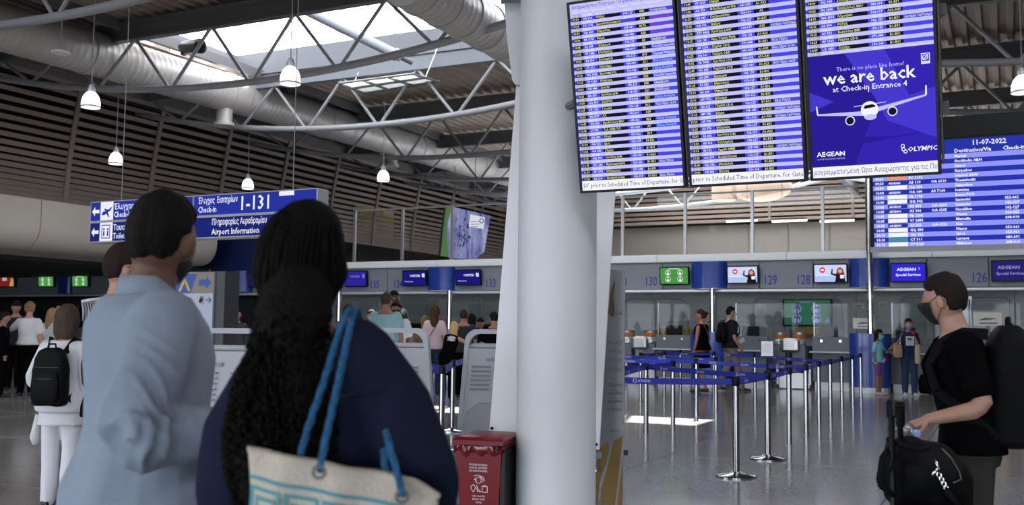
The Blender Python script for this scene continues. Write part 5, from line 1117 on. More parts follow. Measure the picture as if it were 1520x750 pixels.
def person(label, loc, yaw, h=1.75, fem=False, lean_=0., side=0., twist=0., head=(0, 0, 0), armL=None, armR=None, legL=None, legR=None, top=None, sleeve='short', hem=.86, bottom=None, bkind='trousers', bcol=None, skin=(150, 110, 92), hair=None, hcol=(30, 24, 22), shoe=(24, 24, 26), voxel=.018, mask=None, slim=1.0, cut=0., tfold=.004, handcurl=(.5, .5), hairfn=None, extra=None, group=None, ht=.014, cat='person', smooth=5, eyes=False, nolegs=False, neckin=False, sleeve_m=None, headS=1.0):
    """yaw: degrees clockwise from +Y (0 looks away from the camera). Local frame: x right, y forward, z up, for a 1.75 m figure scaled to h."""
    k = h/1.75; t = thing('person', label, cat, loc, -math.radians(yaw), group=group); t.scale = (k, k, k)
    T0 = TORF if fem else TOR; la = math.radians(lean_); tw = math.radians(twist); sa = math.radians(side)
    def tf(p, z=None):
        p = Vector(p); z = p.z if z is None else z; f = smoothstep(.90, 1.15, z)
        c = Vector((0, 0, .93)); q = p-c; q = Matrix.Rotation(-tw*smoothstep(.95, 1.3, z), 3, 'Z')@q
        q = Matrix.Rotation(-la*f, 3, 'X')@q; q = Matrix.Rotation(sa*f, 3, 'Y')@q; return q+c
    def torso(mb, z0, z1, inf, n=24, sl=slim, p=.9, flare=0.):
        rg = []
        for (z, rx, ry, yo) in T0:
            if z < z0-.001 or z > z1+.001: continue
            f = max(0, (1.15-z)/.3)*flare
            rg.append([tf(v, z) for v in ering((0, yo, z), rx*sl+inf+f, ry*sl+inf+f, None, n, p)])
        mb.rings(rg)
    sw = (.168 if fem else .185)*(.5+.5*slim)
    SJ = {-1: tf((-sw, -.012, 1.415 if not fem else 1.40)), 1: tf((sw, -.012, 1.415 if not fem else 1.40))}
    HJ = {-1: Vector((-.085, 0, .90)), 1: Vector((.085, 0, .90))}
    AR = {}; LG = {}
    for sd, a, g in ((-1, armL, legL), (1, armR, legR)):
        if a is None: a = ((sd*.05, -.03, -.285), (sd*.055, .035, -.54))
        e = SJ[sd]+Vector(a[0]); w = SJ[sd]+Vector(a[1]); AR[sd] = (SJ[sd], e, w, a[2] if len(a) > 2 else None)
        if g is None: g = ((sd*.09, .015, .49), (sd*.092, -.015, .085))
        LG[sd] = (HJ[sd], Vector(g[0]), Vector(g[1]), g[2] if len(g) > 2 else None)
    af = .86 if fem else 1.0
    R1 = [.056*af, .050*af, .041*af, .043*af, .034*af, .027*af]
    def arm_chain(sd):
        s_, e, w, _ = AR[sd]; return [s_-Vector((sd*.02, 0, -.0)), s_.lerp(e, .45), e.lerp(s_, .08), e.lerp(w, .22), e.lerp(w, .68), w]
    R2 = [.092, .080, .060, .060, .052, .040]
    def leg_chain(sd):
        a, kn, an, _ = LG[sd]; return [a, a.lerp(kn, .4), kn.lerp(a, .06), kn.lerp(an, .22), kn.lerp(an, .55), an]
    # head frame
    hy, hp, hr = [math.radians(v) for v in head]
    HM = Matrix.Rotation(-tw, 3, 'Z')@Matrix.Rotation(-la*.35, 3, 'X')@Matrix.Rotation(-hy, 3, 'Z')@Matrix.Rotation(hp, 3, 'X')@Matrix.Rotation(hr, 3, 'Y')
    hc = tf((0, .018, 1.625), 1.6)+HM@Vector((0, .004, .012)); HS = 1.04*headS
    body = MB()
    if not nolegs: torso(body, .84, 1.62, 0)
    else: torso(body, .84, 1.62, 0)
    neck0 = tf((0, -.004, 1.48), 1.48); limb(body, [neck0, hc+HM@Vector((0, -.012, -.06))], [.056 if not fem else .048, .052 if not fem else .045], 14)
    head_mesh(body, hc, HM, HS); ears(body, hc, HM, HS)
    for sd in (-1, 1):
        limb(body, arm_chain(sd), R1); s_, e, w, hd = AR[sd]
        f = (w-e).normalized() if hd is None else Vector(hd[0]); nn = Vector((-sd, .25, 0)) if hd is None else Vector(hd[1]); cu = handcurl[0 if sd < 0 else 1]
        hand(body, w, f, nn, .98 if not fem else .88, cu, side=(hd[2] if hd is not None and len(hd) > 2 else (1 if sd > 0 else -1)), fr=.0076 if voxel < .007 else .0085 if voxel < .01 else .010, spread=.12 if voxel < .007 else 0)
        if not nolegs:
            limb(body, leg_chain(sd), R2 if not fem else [r*.95 for r in R2]); an = LG[sd][2]; ft = Vector(LG[sd][3] if LG[sd][3] else (sd*.12, 1, 0)).normalized()
            limb(body, [an+Vector((0, 0, -.035))-ft*.02, an+ft*.09+Vector((0, 0, -.055)), an+ft*.155+Vector((0, 0, -.066))], [.036, .030, .020], 10)
    sk = mat('skin_%d_%d_%d' % skin, skin, .5, var=.10, vscale=14)
    bo = put(remesh(body, voxel, smooth), 'body', sk, t)
    # clothes
    if top is not None:
        mb = MB(); inf = .016 if voxel < .01 else .020
        torso(mb, max(hem, .84), 1.475, inf, flare=.02)
        if hem < .84: mb.rings([[tf(v, .9) for v in ering((0, 0, z), rx, ry, None, 24, .9)] for z, rx, ry in ((hem, .205, .15), (.84, .19, .138), (.93, .188, .135))])
        for sd in (-1, 1):
            ch = arm_chain(sd)
            if sleeve == 'short': limb(mb, [ch[0], ch[1], ch[1].lerp(ch[2], .45)], [R1[0]+.022, R1[1]+.022, R1[1]+.022])
            elif sleeve == 'long': limb(mb, ch[:5]+[ch[5].lerp(ch[4], .12)], [r+.017 for r in R1])
        me = remesh(mb, voxel*.9, smooth); crease(me, tfold, 26, (1, 1, .55)); put(me, 'shirt' if sleeve != 'none' else 'top', top, t)
    if bottom is not None and not nolegs:
        mb = MB()
        if bkind in ('trousers', 'shorts'):
            torso(mb, .84, .99, .012)
            for sd in (-1, 1):
                ch = leg_chain(sd)
                if bkind == 'shorts': limb(mb, [ch[0], ch[1], ch[1].lerp(ch[2], .7)], [r+.016 for r in R2[:3]])
                else: limb(mb, ch[:5]+[ch[5]+Vector((0, 0, -.02))], [.104, .094, .078, .078, .074, .066])
            me = remesh(mb, voxel*.9, smooth); crease(me, tfold, 24, (1, 1, .6)); put(me, 'trousers' if bkind == 'trousers' else 'shorts', bottom, t)
        else:
            z1 = .99; mb.rings([ering((0, 0, z), rx, ry, None, 24, .9) for z, rx, ry in ((bkind, .215, .17), (.75, .205, .155), (.9, .192, .140), (1.0, .165, .118))])
            me = remesh(mb, voxel*.9, smooth); crease(me, tfold*1.5, 24, (1, 1, .2)); put(me, 'skirt', bottom, t)
    if not nolegs and shoe is not None:
        for sd in (-1, 1):
            an = LG[sd][2]; ft = Vector(LG[sd][3] if LG[sd][3] else (sd*.12, 1, 0)).normalized(); mb = MB(); z = Vector((0, 0, 1)); pitch = ft.z
            rt_ = ft.cross(z).normalized(); up_ = rt_.cross(ft)
            o = an-z*.083
            mb.rings([[o+ft*y+rt_*(w*math.cos(a))+up_*(hh*.5+hh*.5*math.sin(a)) for a in [2*math.pi*j/12 for j in range(12)]] for y, w, hh in ((-.062, .018, .04), (-.055, .034, .075), (-.02, .040, .10), (.03, .040, .092), (.09, .046, .068), (.15, .045, .05), (.19, .034, .042), (.205, .015, .03))])
            mb.build('shoe', mat('shoe_%d_%d_%d' % shoe, shoe, .5), t, smooth='all')
    hm = mat('hair_%d_%d_%d' % hcol, hcol, .75, spec=.15, var=.25, vscale=40, bump=.5, bscale=90, stretch=(1, 1, .25))
    if hair:
        ln = line_short if hair in ('short', 'bun', 'cap') else line_long
        mb = hair_shell(hc, HM, HS, ln, ht if hair == 'short' else ht+.006, noise=.003 if hair != 'short' else .0015, freq=55, top=.008, fade=hair == 'short')
        if hair == 'bun': mb.ell(hc+HM@Vector((0, -.112, .06)), (.045, .04, .042))
        if hair == 'long':
            P = [(0, -.055, .06, .085, .06), (0, -.075, -.03, .092, .058), (0, -.088, -.12, .095, .05), (0, -.10, -.22, .088, .045), (0, -.11, -.30, .06, .032), (0, -.112, -.34, .02, .015)]
            mb.rings([ering(hc+HM@Vector((0, 0, 0))+Vector((x, y, z)) if z < -.1 else hc+HM@Vector((x, y, z)), rx, ry, None, 20) for x, y, z, rx, ry in P][::-1])
        if hair == 'bob':
            P = [(0, -.03, .06, .092, .092), (0, -.035, -.03, .10, .088), (0, -.045, -.12, .098, .072), (0, -.055, -.17, .06, .05)]
            mb.rings([ering(hc+HM@Vector((x, y, z)), rx, ry, HM, 20) for x, y, z, rx, ry in P][::-1])
        if hair == 'pony':
            P = [hc+HM@Vector((0, -.10, .05)), hc+HM@Vector((0, -.14, .0)), hc+HM@Vector((0, -.14, -.1))+Vector((0, 0, -.02)), hc+Vector((0, -.13, -.24))]; limb(mb, P, [.03, .038, .034, .016], 10)
        hme = remesh(mb, max(.006, voxel*.55), 2); crease(hme, .003 if hair == 'short' else .006, 120 if hair == 'short' else 70, (1, 1, .25)); put(hme, 'hair', hm, t)
        if hair == 'cap':
            mb = hair_shell(hc, HM, HS, lambda d: d[2]-.30, .020, 0, 1); cap = remesh(mb, .012, 2); cm = put(cap, 'cap', extra if extra is not None else m_black, t)
            MB().rings([ering(hc+HM@Vector((0, .115, .058)), .065, .065, HM, 16), ering(hc+HM@Vector((0, .115, .066)), .065, .065, HM, 16)]).build('cap_brim', cm.data.materials[0], t)
    if eyes and not (mask == 'none'):
        for sx in (-1, 1):
            c = hc+HM@Vector((sx*.031*HS, .079*HS, .008*HS)); e = MB().ell(c, (.013, .008, .008), 10, 8).build('eye', mat('eye_white', (210, 205, 200), .3), t, smooth='all'); MB().ell(c+HM@Vector((0, .006, 0)), (.006, .004, .006), 8, 6).build('iris', mat('iris_dark', (30, 20, 16), .2), e, smooth='all')
            MB().tube([c+HM@Vector((-.018, .006, .018)), c+HM@Vector((0, .009, .024)), c+HM@Vector((.018, .006, .018))], .003, 5).build('eyebrow', hm, t)
    if mask is not None:
        mcol = mat('mask_%d_%d_%d' % mask, mask, .7); mb = MB(); rows = []
        for i in range(9):
            z = -.10+.98*(-.62)*0; zz = -.02-.90*i/8; row = []
            for j in range(13):
                a = math.radians(-68+136*j/12); q = math.sqrt(max(.05, 1-min(.94, abs(zz))**2)); d = (q*math.sin(a), q*math.cos(a), zz)
                p = head_point(d, HS); p = p+Vector((p.x, p.y, 0)).normalized()*(.010+.010*math.cos(a)*math.sin(math.pi*(i+.5)/9)); row.append(hc+HM@p)
            rows.append(row)
        mb.v = [tuple(p) for r in rows for p in r]; mb.f = [(i*13+j, i*13+j+1, (i+1)*13+j+1, (i+1)*13+j) for i in range(8) for j in range(12)]; mb.m = [0]*len(mb.f)
        o = mb.build('face_mask', mcol, t, smooth='all'); sf = o.modifiers.new('thickness', 'SOLIDIFY'); sf.thickness = .002
        for sx in (-1, 1):
            ear = hc+HM@Vector((sx*.086*HS, -.028*HS, .0)); eu = hc+HM@Vector((sx*.088*HS, -.01*HS, .034*HS))
            MB().tube([rows[0][0 if sx < 0 else 12], eu, ear, hc+HM@Vector((sx*.082*HS, -.012, -.035)), rows[7][0 if sx < 0 else 12]], .0018, 6).build('ear_loop', mcol, t)
    t['_hc'] = list(hc); return t, dict(hc=hc, HM=HM, tf=tf, arm=AR, leg=LG, k=k, T0=T0, torso=torso, chain=arm_chain)
def spot(px, py): return gnd(px, py)
def spotD(px, D): p = at(px, 500, D); p.z = 0; return p
def backpack(label, t, info, m, w=.30, h=.44, d=.16, z=1.42, y=-.115, cat='backpack', m2=None, extra=False, straps=True):
    """a rucksack worn by person t (own object, placed in the world where the wearer's back is)"""
    k = info['k']; o = thing('backpack', label, cat, t.location, 0); o.rotation_euler = t.rotation_euler; o.scale = t.scale
    tf = info['tf']; c = tf((0, y-d/2, z-h/2)); M = Matrix.Rotation(0, 3, 'X')
    mb = MB(); rg = []
    for f, sx, sy in ((0, .80, .75), (.05, .95, .95), (.3, 1.0, 1.0), (.6, .98, .95), (.82, .88, .80), (.94, .70, .60), (1.0, .40, .35)):
        rg.append([v for v in ering(c+Vector((0, 0, -h/2+h*f)), w/2*sx, d/2*sy, None, 28, .6)])
    mb.rings(rg); me = remesh(mb, .010, 2); crease(me, .003, 40); put(me, 'pack_body', m, o)
    mb = MB(); rg = []
    for f, sx, sy in ((0, .7, .6), (.1, .86, .9), (.7, .86, .9), (1, .7, .5)): rg.append(ering(c+Vector((0, -d*.48, -h*.42+h*.5*f)), w/2*sx*.9, .035*sy, None, 20, .6))
    mb.rings(rg); mb.build('front_pocket', m2 or m, o, smooth=True)
    MB().tube([c+Vector((-.04, 0, h/2-.01)), c+Vector((-.03, 0, h/2+.035)), c+Vector((.03, 0, h/2+.035)), c+Vector((.04, 0, h/2-.01))], .009, 6).build('grab_loop', m, o)
    for zf in (.02, .22): MB().tube([c+Vector((w*.36*math.cos(a), -d*.50-.025*math.sin(a), -h*.05+h*zf)) for a in [math.pi*i/8 for i in range(9)]], .004, 5).build('zip', mat('zip_grey', (90, 92, 96), .4, .5), o)
    if straps:
        for sx in (-1, 1):
            P = [c+Vector((sx*w*.25, d*.45, h*.42)), tf((sx*.10, -.04, 1.475)), tf((sx*.115, .06, 1.44)), tf((sx*.125, .135, 1.34)), tf((sx*.15, .12, 1.22)), tf((sx*.165, .02, 1.10)), c+Vector((sx*w*.42, d*.35, -h*.42))]
            Q = []; 
            for i in range(len(P)-1):
                for q in range(4): Q.append(P[i].lerp(P[i+1], q/4))
            Q.append(P[-1]); mb = MB(); W_s = .026
            for i, p in enumerate(Q):
                ctr = Vector((0, -.01, p.z)); n = (p-ctr); n.z = 0; n = n.normalized() if n.length > 1e-5 else Vector((0, 1, 0)); tt = (Q[min(i+1, len(Q)-1)]-Q[max(i-1, 0)]).normalized(); s_ = tt.cross(n).normalized(); p = p+n*.012
                for a, b in ((-1, 0), (1, 0), (1, 1), (-1, 1)): mb.v.append(tuple(p+s_*a*W_s+n*b*.008))
            for i in range(len(Q)-1):
                for j in range(4): mb.f.append((4*i+j, 4*i+4+j, 4*i+4+(j+1) % 4, 4*i+(j+1) % 4)); mb.m.append(0)
            mb.build('shoulder_strap', m, o, smooth=False)
    return o
def cloth(name, c, var=.06, bump=.25, bs=220, rough=.9, sheen=.0, spec=.1): return mat(name, c, rough, bump=bump, bscale=bs, var=var, vscale=5, sheen=sheen, spec=spec)
def htop(px, pyt, D): return (at(px, pyt, D).z)/1.785*1.75
m_blackcloth = cloth('black_cloth', (10, 10, 12), spec=.03); m_nav = cloth('navy_cloth', (24, 28, 46)); m_whitecloth = cloth('white_cloth', (206, 208, 214)); m_jean = cloth('denim', (52, 66, 92))
m_blk2 = cloth('black_nylon', (11, 11, 13), rough=.6, spec=.12)
# ------------------------------------------------------------------ man in the light blue shirt
D_ = 2.65; p = spotD(212, D_)
m_shirt = cloth('light_blue_shirt', (138, 150, 166), var=.05, bump=.3, bs=300)
t, I = person('man with short black hair in a light blue long-sleeved shirt, seen from behind', p, 56, 1.655, lean_=2, head=(-42, 3, 2), slim=1.14, armR=((.115, -.10, -.285), (.075, .17, -.275)), armL=((-.07, .03, -.28), (-.0, .20, -.34)), top=None, bottom=cloth('beige_chinos', (120, 112, 100)), skin=(104, 72, 58), hair='short', hcol=(20, 18, 18), voxel=.009, ht=.012, headS=1.06, smooth=4)
mb = MB(); I['torso'](mb, .84, 1.485, .024, flare=.035)
mb.rings([ering((0, 0, z), rx, ry, None, 24, .9) for z, rx, ry in ((.70, .25, .185), (.80, .245, .18), (.93, .232, .168))])
for sd in (-1, 1): ch = I['chain'](sd); limb(mb, ch[:5]+[ch[5].lerp(ch[4], .1)], [.084, .080, .073, .072, .060, .046], 16)
me = remesh(mb, .008, 5)
def m_elbow(co):
    e = np.array(I['arm'][1][1]); s = np.array(I['arm'][1][0]); d = np.linalg.norm(co-e, axis=1); d2 = np.linalg.norm(co-s-np.array([-.05, -.04, -.10]), axis=1)
    return .45+1.5*np.exp(-(d/.13)**2)+.9*np.exp(-(d2/.11)**2)
crease(me, .012, 17, (1.0, 1.0, .45), ridge=True, mask=m_elbow); crease(me, .005, 42, (1, 1, .5), mask=m_elbow); crease(me, .009, 9, (1.3, 1.3, .3))
def arm_folds(me, S, E, W, amp):
    n = len(me.vertices); co = np.empty(n*3); me.vertices.foreach_get('co', co); co = co.reshape(-1, 3); no = np.empty(n*3); me.vertex_normals.foreach_get('vector', no); no = no.reshape(-1, 3)
    S, E, W = [np.array(v) for v in (S, E, W)]; out = np.zeros(n)
    for A, B, sg in ((E, S, 1), (E, W, -1)):
        d = B-A; L = np.linalg.norm(d); d = d/L; q = co-A; s = q@d; r = q-np.outer(s, d); dist = np.linalg.norm(r, axis=1)
        ref = np.cross(d, [0, 0, 1.0]); ref /= np.linalg.norm(ref); r2 = np.cross(d, ref); ang = np.arctan2(r@r2, r@ref)
        on = np.exp(-np.clip(dist-.085, 0, 1)/.012)*(s > -.02)*(s < L)
        ph = s*2*np.pi/.125+sg*1.9*np.sin(ang+.6)+1.2*np.sin(ang*2+s*14)+.9*np.sin(s*31); prof = (1-np.abs(np.sin(ph)))**1.6-.25
        out += amp*prof*on*(np.exp(-(s/.12)**2)+.30)*(.7+.5*np.sin(ang*1.0+2.0))
    # hanging folds over the back
    back = np.exp(-((co[:, 1]+.13)/.09)**2)*np.clip((1.38-co[:, 2])/.3, 0, 1); out += .007*back*np.sin(co[:, 0]*46+1.2*np.sin(co[:, 2]*7)+.6)
    me.vertices.foreach_set('co', (co+no*out[:, None]).ravel()); me.update()
arm_folds(me, *I['arm'][1][:3], .012)
put(me, 'shirt', m_shirt, t)
tf = I['tf']
mb = MB(); rg = []
for zo, r0, r1, y in ((1.415, .128, .104, -.024), (1.440, .104, .092, -.022), (1.475, .090, .082, -.018), (1.515, .083, .080, -.012), (1.540, .078, .076, -.010)):
    rg.append([tf((r0*math.cos(a), y+r1*math.sin(a), zo-(.045 if math.sin(a) > .2 else 0)*max(0, math.sin(a)))) for a in [2*math.pi*j/28 for j in range(28)]])
o = mb.rings(rg, cap=False).build('collar', m_shirt, t, smooth='all'); sf = o.modifiers.new('thickness', 'SOLIDIFY'); sf.thickness = .005
mb = hair_shell(I['hc'], I['HM'], 1.04*1.06, lambda d: (-.30-d[2]-.15*max(0, -d[1])) if d[1] > -.25 else -1, .006, .002, 90); put(remesh(mb, .006, 2), 'beard', mat('beard', (26, 20, 18), .7), t)
# ------------------------------------------------------------------ woman with long curly hair and tote
D_ = 2.15; p = spotD(518, D_)
m_blouse = cloth('navy_blouse', (30, 35, 56), var=.05, bump=.3, bs=300)
t, I = person('woman with long dark curly hair in a navy blouse, seen from behind', p, 8, 1.57, fem=True, slim=.94, side=-10.0, head=(8, 6, 6), armR=((.115, -.05, -.275), (.09, .15, -.40)), armL=((-.02, -.03, -.29), (.02, .08, -.52)), top=None, bottom=cloth('dark_trousers', (30, 30, 36)), skin=(150, 110, 92), hair=None, voxel=.009, smooth=4)
mb = MB(); I['torso'](mb, .84, 1.43, .030, flare=.035)
mb.rings([ering((0, 0, z), rx, ry, None, 24, .9) for z, rx, ry in ((.70, .25, .185), (.80, .24, .18), (.93, .225, .16))])
for sd in (-1, 1):
    ch = I['chain'](sd); ch[0] = ch[0]-Vector((sd*.03, 0, -.0)); limb(mb, ch[:5]+[ch[5].lerp(ch[4], .1)], [.080, .084, .078, .076, .066, .056], 16)
me = remesh(mb, .008, 6); crease(me, .009, 14, (1, 1, .35), ridge=True); crease(me, .004, 40, (1, 1, .5)); put(me, 'blouse', m_blouse, t)
tf = I['tf']; MB().rings([[tf((a*.225, -.148-.004*math.cos(a*3)+.05*a*a, 1.315+z)) for a in [-.9+1.8*i/20 for i in range(21)]]+[tf((a*.225, -.144+.05*a*a, 1.315+z)) for a in [.9-1.8*i/20 for i in range(21)]] for z in (0, .008)]).build('yoke_seam', m_blouse, t)
# hair mass with curls
m_hair = mat('black_curls', (13, 10, 10), .7, spec=.12, var=.3, vscale=30, bump=.4, bscale=80)
hc, HM = I['hc'], I['HM']
mb = hair_shell(hc, HM, 1.04, line_long, .026, .006, 40, top=.012)
prof = [(.02, -.055, .075, .075), (-.06, -.075, .088, .075), (-.14, -.105, .080, .066), (-.20, -.125, .082, .062), (-.28, -.145, .108, .066), (-.38, -.150, .120, .066), (-.47, -.150, .112, .060), (-.54, -.150, .090, .050), (-.60, -.150, .045, .03)]
mb.rings([ering(hc+Vector((.010-.006*smoothstep(.1, .5, -z), y, z)), rx, ry, None, 24) for z, y, rx, ry in prof][::-1])
me = remesh(mb, .008, 2); crease(me, .009, 45, (1, 1, .55)); put(me, 'hair', m_hair, t)
mb = MB(); rr = random.Random(5)
for i in range(240):
    z0 = rr.uniform(-.42, -.10); a0 = rr.uniform(math.pi*.95, math.pi*2.05); L = rr.uniform(.12, .22); turns = L/rr.uniform(.035, .055); ph = rr.uniform(0, 6.28); cr = rr.uniform(.007, .012); pts = []; K = int(turns*9)+2
    for j in range(K):
        f = j/(K-1); z = z0-L*f
        for q in range(len(prof)-1):
            if prof[q][0] >= z >= prof[q+1][0]: break
        g = (prof[q][0]-z)/(prof[q][0]-prof[q+1][0]) if prof[q][0] != prof[q+1][0] else 0; g = max(0, min(1, g))
        y, rx, ry = [prof[q][k]*(1-g)+prof[q+1][k]*g for k in (1, 2, 3)]; a = a0+.15*math.sin(f*3+ph)
        w = 2*math.pi*turns*f+ph
        pts.append(hc+Vector((.010-.006*smoothstep(.1, .5, -z)+(rx+.004+cr*math.cos(w))*math.cos(a), y+(ry+.004+cr*math.cos(w))*math.sin(a), z+cr*math.sin(w)*.7)))
    mb.tube(pts, [.0045*(1-.5*abs(2*j/(K-1)-1)) for j in range(K)], 5)
for i in range(120):      # swept strands over the skull
    a0 = rr.uniform(-1, 1); pts = []
    for j in range(9):
        f = j/8; th = math.radians(75-165*f); d = (math.sin(a0*1.35)*math.cos(th*.55), -math.cos(a0*1.35)*abs(math.cos(th))**.7*.95 if f > .1 else -.1, math.sin(th)); d = Vector(d).normalized(); q = head_point(d, 1.04); pts.append(hc+HM@(q+q.normalized()*(.036+.004*math.sin(f*9+i))))
    mb.tube(pts, .0035, 5)
mb.build('curl_strands', m_hair, t, smooth='all')
# tote bag
TB = [(368, 668), (420, 679), (478, 690), (520, 699), (575, 706), (615, 716), (652, 738)]
def tote(u, v, q):
    """u along the top edge, v down, q 0 (far panel) .. 1 (near panel)"""
    x = u*(len(TB)-1); i = min(int(x), len(TB)-2); f = x-i; px = TB[i][0]*(1-f)+TB[i+1][0]*f; py = TB[i][1]*(1-f)+TB[i+1][1]*f
    bul = math.sin(math.pi*min(1, max(0, u)))**.6*(.02+.06*min(1, v*1.6)); D = 1.91-.02*u
    p = at(px, py+(0 if q > .5 else -3), D+(.5-q)*2*bul); p.z -= v*.36*(1+.02*math.sin(u*9)); p.x += .012*math.sin(v*5)*(.5-u); p.y += .006*math.sin(u*23+v*9); return p
b0 = tote(.5, 1, .5); t = thing('tote_bag', 'cream canvas tote bag with teal meander print and blue rope handles', 'bag', b0)
mb = MB(); nu, nv = 40, 16
for q in (1, 0):
    for j in range(nv+1):
        for i in range(nu+1): mb.v.append(tuple(tote(i/nu, j/nv, q)-b0))
N = (nu+1)*(nv+1); id_ = lambda q, i, j: (0 if q else N)+j*(nu+1)+i
for j in range(nv):
    for i in range(nu): mb.f += [(id_(1, i, j), id_(1, i, j+1), id_(1, i+1, j+1), id_(1, i+1, j)), (id_(0, i, j), id_(0, i+1, j), id_(0, i+1, j+1), id_(0, i, j+1))]
    mb.f += [(id_(1, 0, j), id_(0, 0, j), id_(0, 0, j+1), id_(1, 0, j+1)), (id_(1, nu, j), id_(1, nu, j+1), id_(0, nu, j+1), id_(0, nu, j))]
for i in range(nu): mb.f.append((id_(1, i, nv), id_(0, i, nv), id_(0, i+1, nv), id_(1, i+1, nv)))
mb.m = [0]*len(mb.f); mb.build('bag_body', cloth('cream_canvas', (196, 187, 174), var=.08, bump=.5, bs=150), t, smooth='all')
for q in (0, 1): MB().tube([tote(i/nu, 0, q)-b0 for i in range(nu+1)], .004, 6).build('top_hem', MATS['cream_canvas'], t)
mb = MB()
def strip(u0, v0, u1, v1):
    k = max(1, int(abs(u1-u0)*40)); 
    for a in range(k):
        ua, ub = u0+(u1-u0)*a/k, u0+(u1-u0)*(a+1)/k
        P = [tote(ua, v0, 1), tote(ua, v1, 1), tote(ub, v1, 1), tote(ub, v0, 1)]; mb.add([p-b0+Vector((0, -.0025, 0)) for p in P], [(0, 1, 2, 3)])
strip(0.0, .125, .98, .145)
for c in range(6):
    u = .005+c*.165; w = .15; lw = .016; vw = .02
    for k in range(3):
        a, b = u+k*.026, u+w-k*.026; va = .175+k*.045
        strip(a, va, b, va+vw); strip(a, va, a+lw, .62-k*.05)
        strip(b-lw, va, b, .56-k*.05 if k else .62)
strip(0, .66, .98, .68); mb.build('meander_print', cloth('teal_print', (92, 150, 160)), t)
m_rope = mat('blue_rope', (54, 112, 158), .8, spec=.2, bump=1.0, bscale=60, stretch=(1, 1, 3))
def rope(pts):
    P = [Vector(p) for p in pts]; Q = []
    for i in range(len(P)-1):
        for k in range(6):
            f = k/6; p0, p1, p2, p3 = P[max(i-1, 0)], P[i], P[i+1], P[min(i+2, len(P)-1)]
            Q.append(.5*((2*p1)+(-p0+p2)*f+(2*p0-5*p1+4*p2-p3)*f*f+(-p0+3*p1-3*p2+p3)*f**3))
    Q.append(P[-1]); R_ = [Q[0]]
    for a, b in zip(Q[:-1], Q[1:]):
        n = max(1, int((b-a).length/.006)); R_ += [a.lerp(b, (k+1)/n) for k in range(n)]
    mb = MB(); L = 0; tw = []
    for s in range(3):
        pts_ = []; ang = 0
        for i, q in enumerate(R_):
            tt = (R_[min(i+1, len(R_)-1)]-R_[max(i-1, 0)]).normalized(); u = tt.orthogonal().normalized() if abs(tt.z) < .99 else Vector((1, 0, 0)); u = (Vector((1, .2, 0))-tt*Vector((1, .2, 0)).dot(tt)).normalized(); w = tt.cross(u); a = i*.45+s*2.094; pts_.append(q-b0+(u*math.cos(a)+w*math.sin(a))*.0034)
        mb.tube(pts_, .0041, 6)
    mb.build('rope_handle', m_rope, t, smooth='all')
sh = at(527, 463, 2.09)
rope([at(474, 701, 1.83), at(484, 650, 1.86), at(504, 560, 1.93), at(519, 490, 1.985), sh, at(532, 470, 2.2), at(520, 560, 2.28)])
rope([at(446, 676, 1.93), at(456, 640, 1.935), at(480, 570, 1.94), at(505, 490, 1.99), at(518, 461, 2.06), at(522, 462, 2.2)])
rope([at(597, 737, 1.84), at(590, 705, 1.86), at(579, 665, 1.90), at(573, 640, 1.96)]); rope([at(574, 706, 1.92), at(571, 690, 1.95), at(570, 668, 2.0)])
for q in ((474, 701, 1.832), (597, 737, 1.845)): MB().tube([at(*q)-b0+Vector((.011*math.cos(a), -.003, .011*math.sin(a))) for a in [2*math.pi*i/12 for i in range(12)]], .003, 6, closed=True).build('eyelet', m_steeld, t)
# ------------------------------------------------------------------ man in black with trolley at the right
D_ = 4.5; p = spotD(1438, D_)
t, I = person('man in black t-shirt and face mask turning to look left', p, -72, 1.585, lean_=7, head=(24, 0, 0), armL=((-.055, -.085, -.285), (-.075, .165, -.345), ((-.02, .9, -.35), (.25, -.25, -.9), 1)), armR=((.04, .02, -.28), (.02, .06, -.52)), top=m_blackcloth, sleeve='short', hem=.90, bottom=cloth('dark_grey_trousers', (58, 56, 54)), skin=(168, 128, 112), hair='short', hcol=(34, 27, 24), mask=(16, 16, 18), voxel=.0055, ht=.016, handcurl=(.62, .6), smooth=3, tfold=.005, slim=1.05)
MAN = I; tM = t
backpack('large black rucksack worn by the man in black', t, I, m_blk2, w=.36, h=.58, d=.25, z=1.49, y=-.085)
# bottle in his hand
Mw = Matrix.Translation(t.location)@Matrix.Rotation(math.radians(72), 4, 'Z')@Matrix.Scale(I['k'], 4); wr = Mw@I['arm'][-1][2]; hd = (Mw.to_3x3()@Vector((-.02, .9, -.35))).normalized()
bc = wr+hd*.125*I['k']+Vector((-.034, -.07, .004)); t = thing('water_bottle', 'crumpled clear plastic water bottle with pale blue cap held in hand', 'bottle', bc)
ax = Vector((.38, -.85, -.10)).normalized(); qz = ax.to_track_quat('Z', 'Y').to_euler(); mb = MB(); pr = [(.006, -.05), (.030, -.05), (.036, -.044)]+[(.036+.0025*(i % 2), -.038+i*.010) for i in range(8)]+[(.034, .048), (.024, .066), (.013, .078), (.013, .09)]
mb.lathe(pr, n=20, rot=qz); 
for i, v in enumerate(mb.v): mb.v[i] = tuple(Vector(v)+Vector((random.uniform(-.002, .002), random.uniform(-.002, .002), random.uniform(-.002, .002))))
mb.build('bottle_body', glassy('clear_plastic', (.80, .85, .89), .22, .2), t, smooth='all'); MB().lathe([(.0145, .082), (.0148, .098), (.013, .1), (.0, .1)], n=16, rot=qz).build('cap', mat('pale_blue_cap', (150, 180, 226), .4), t, smooth=True)
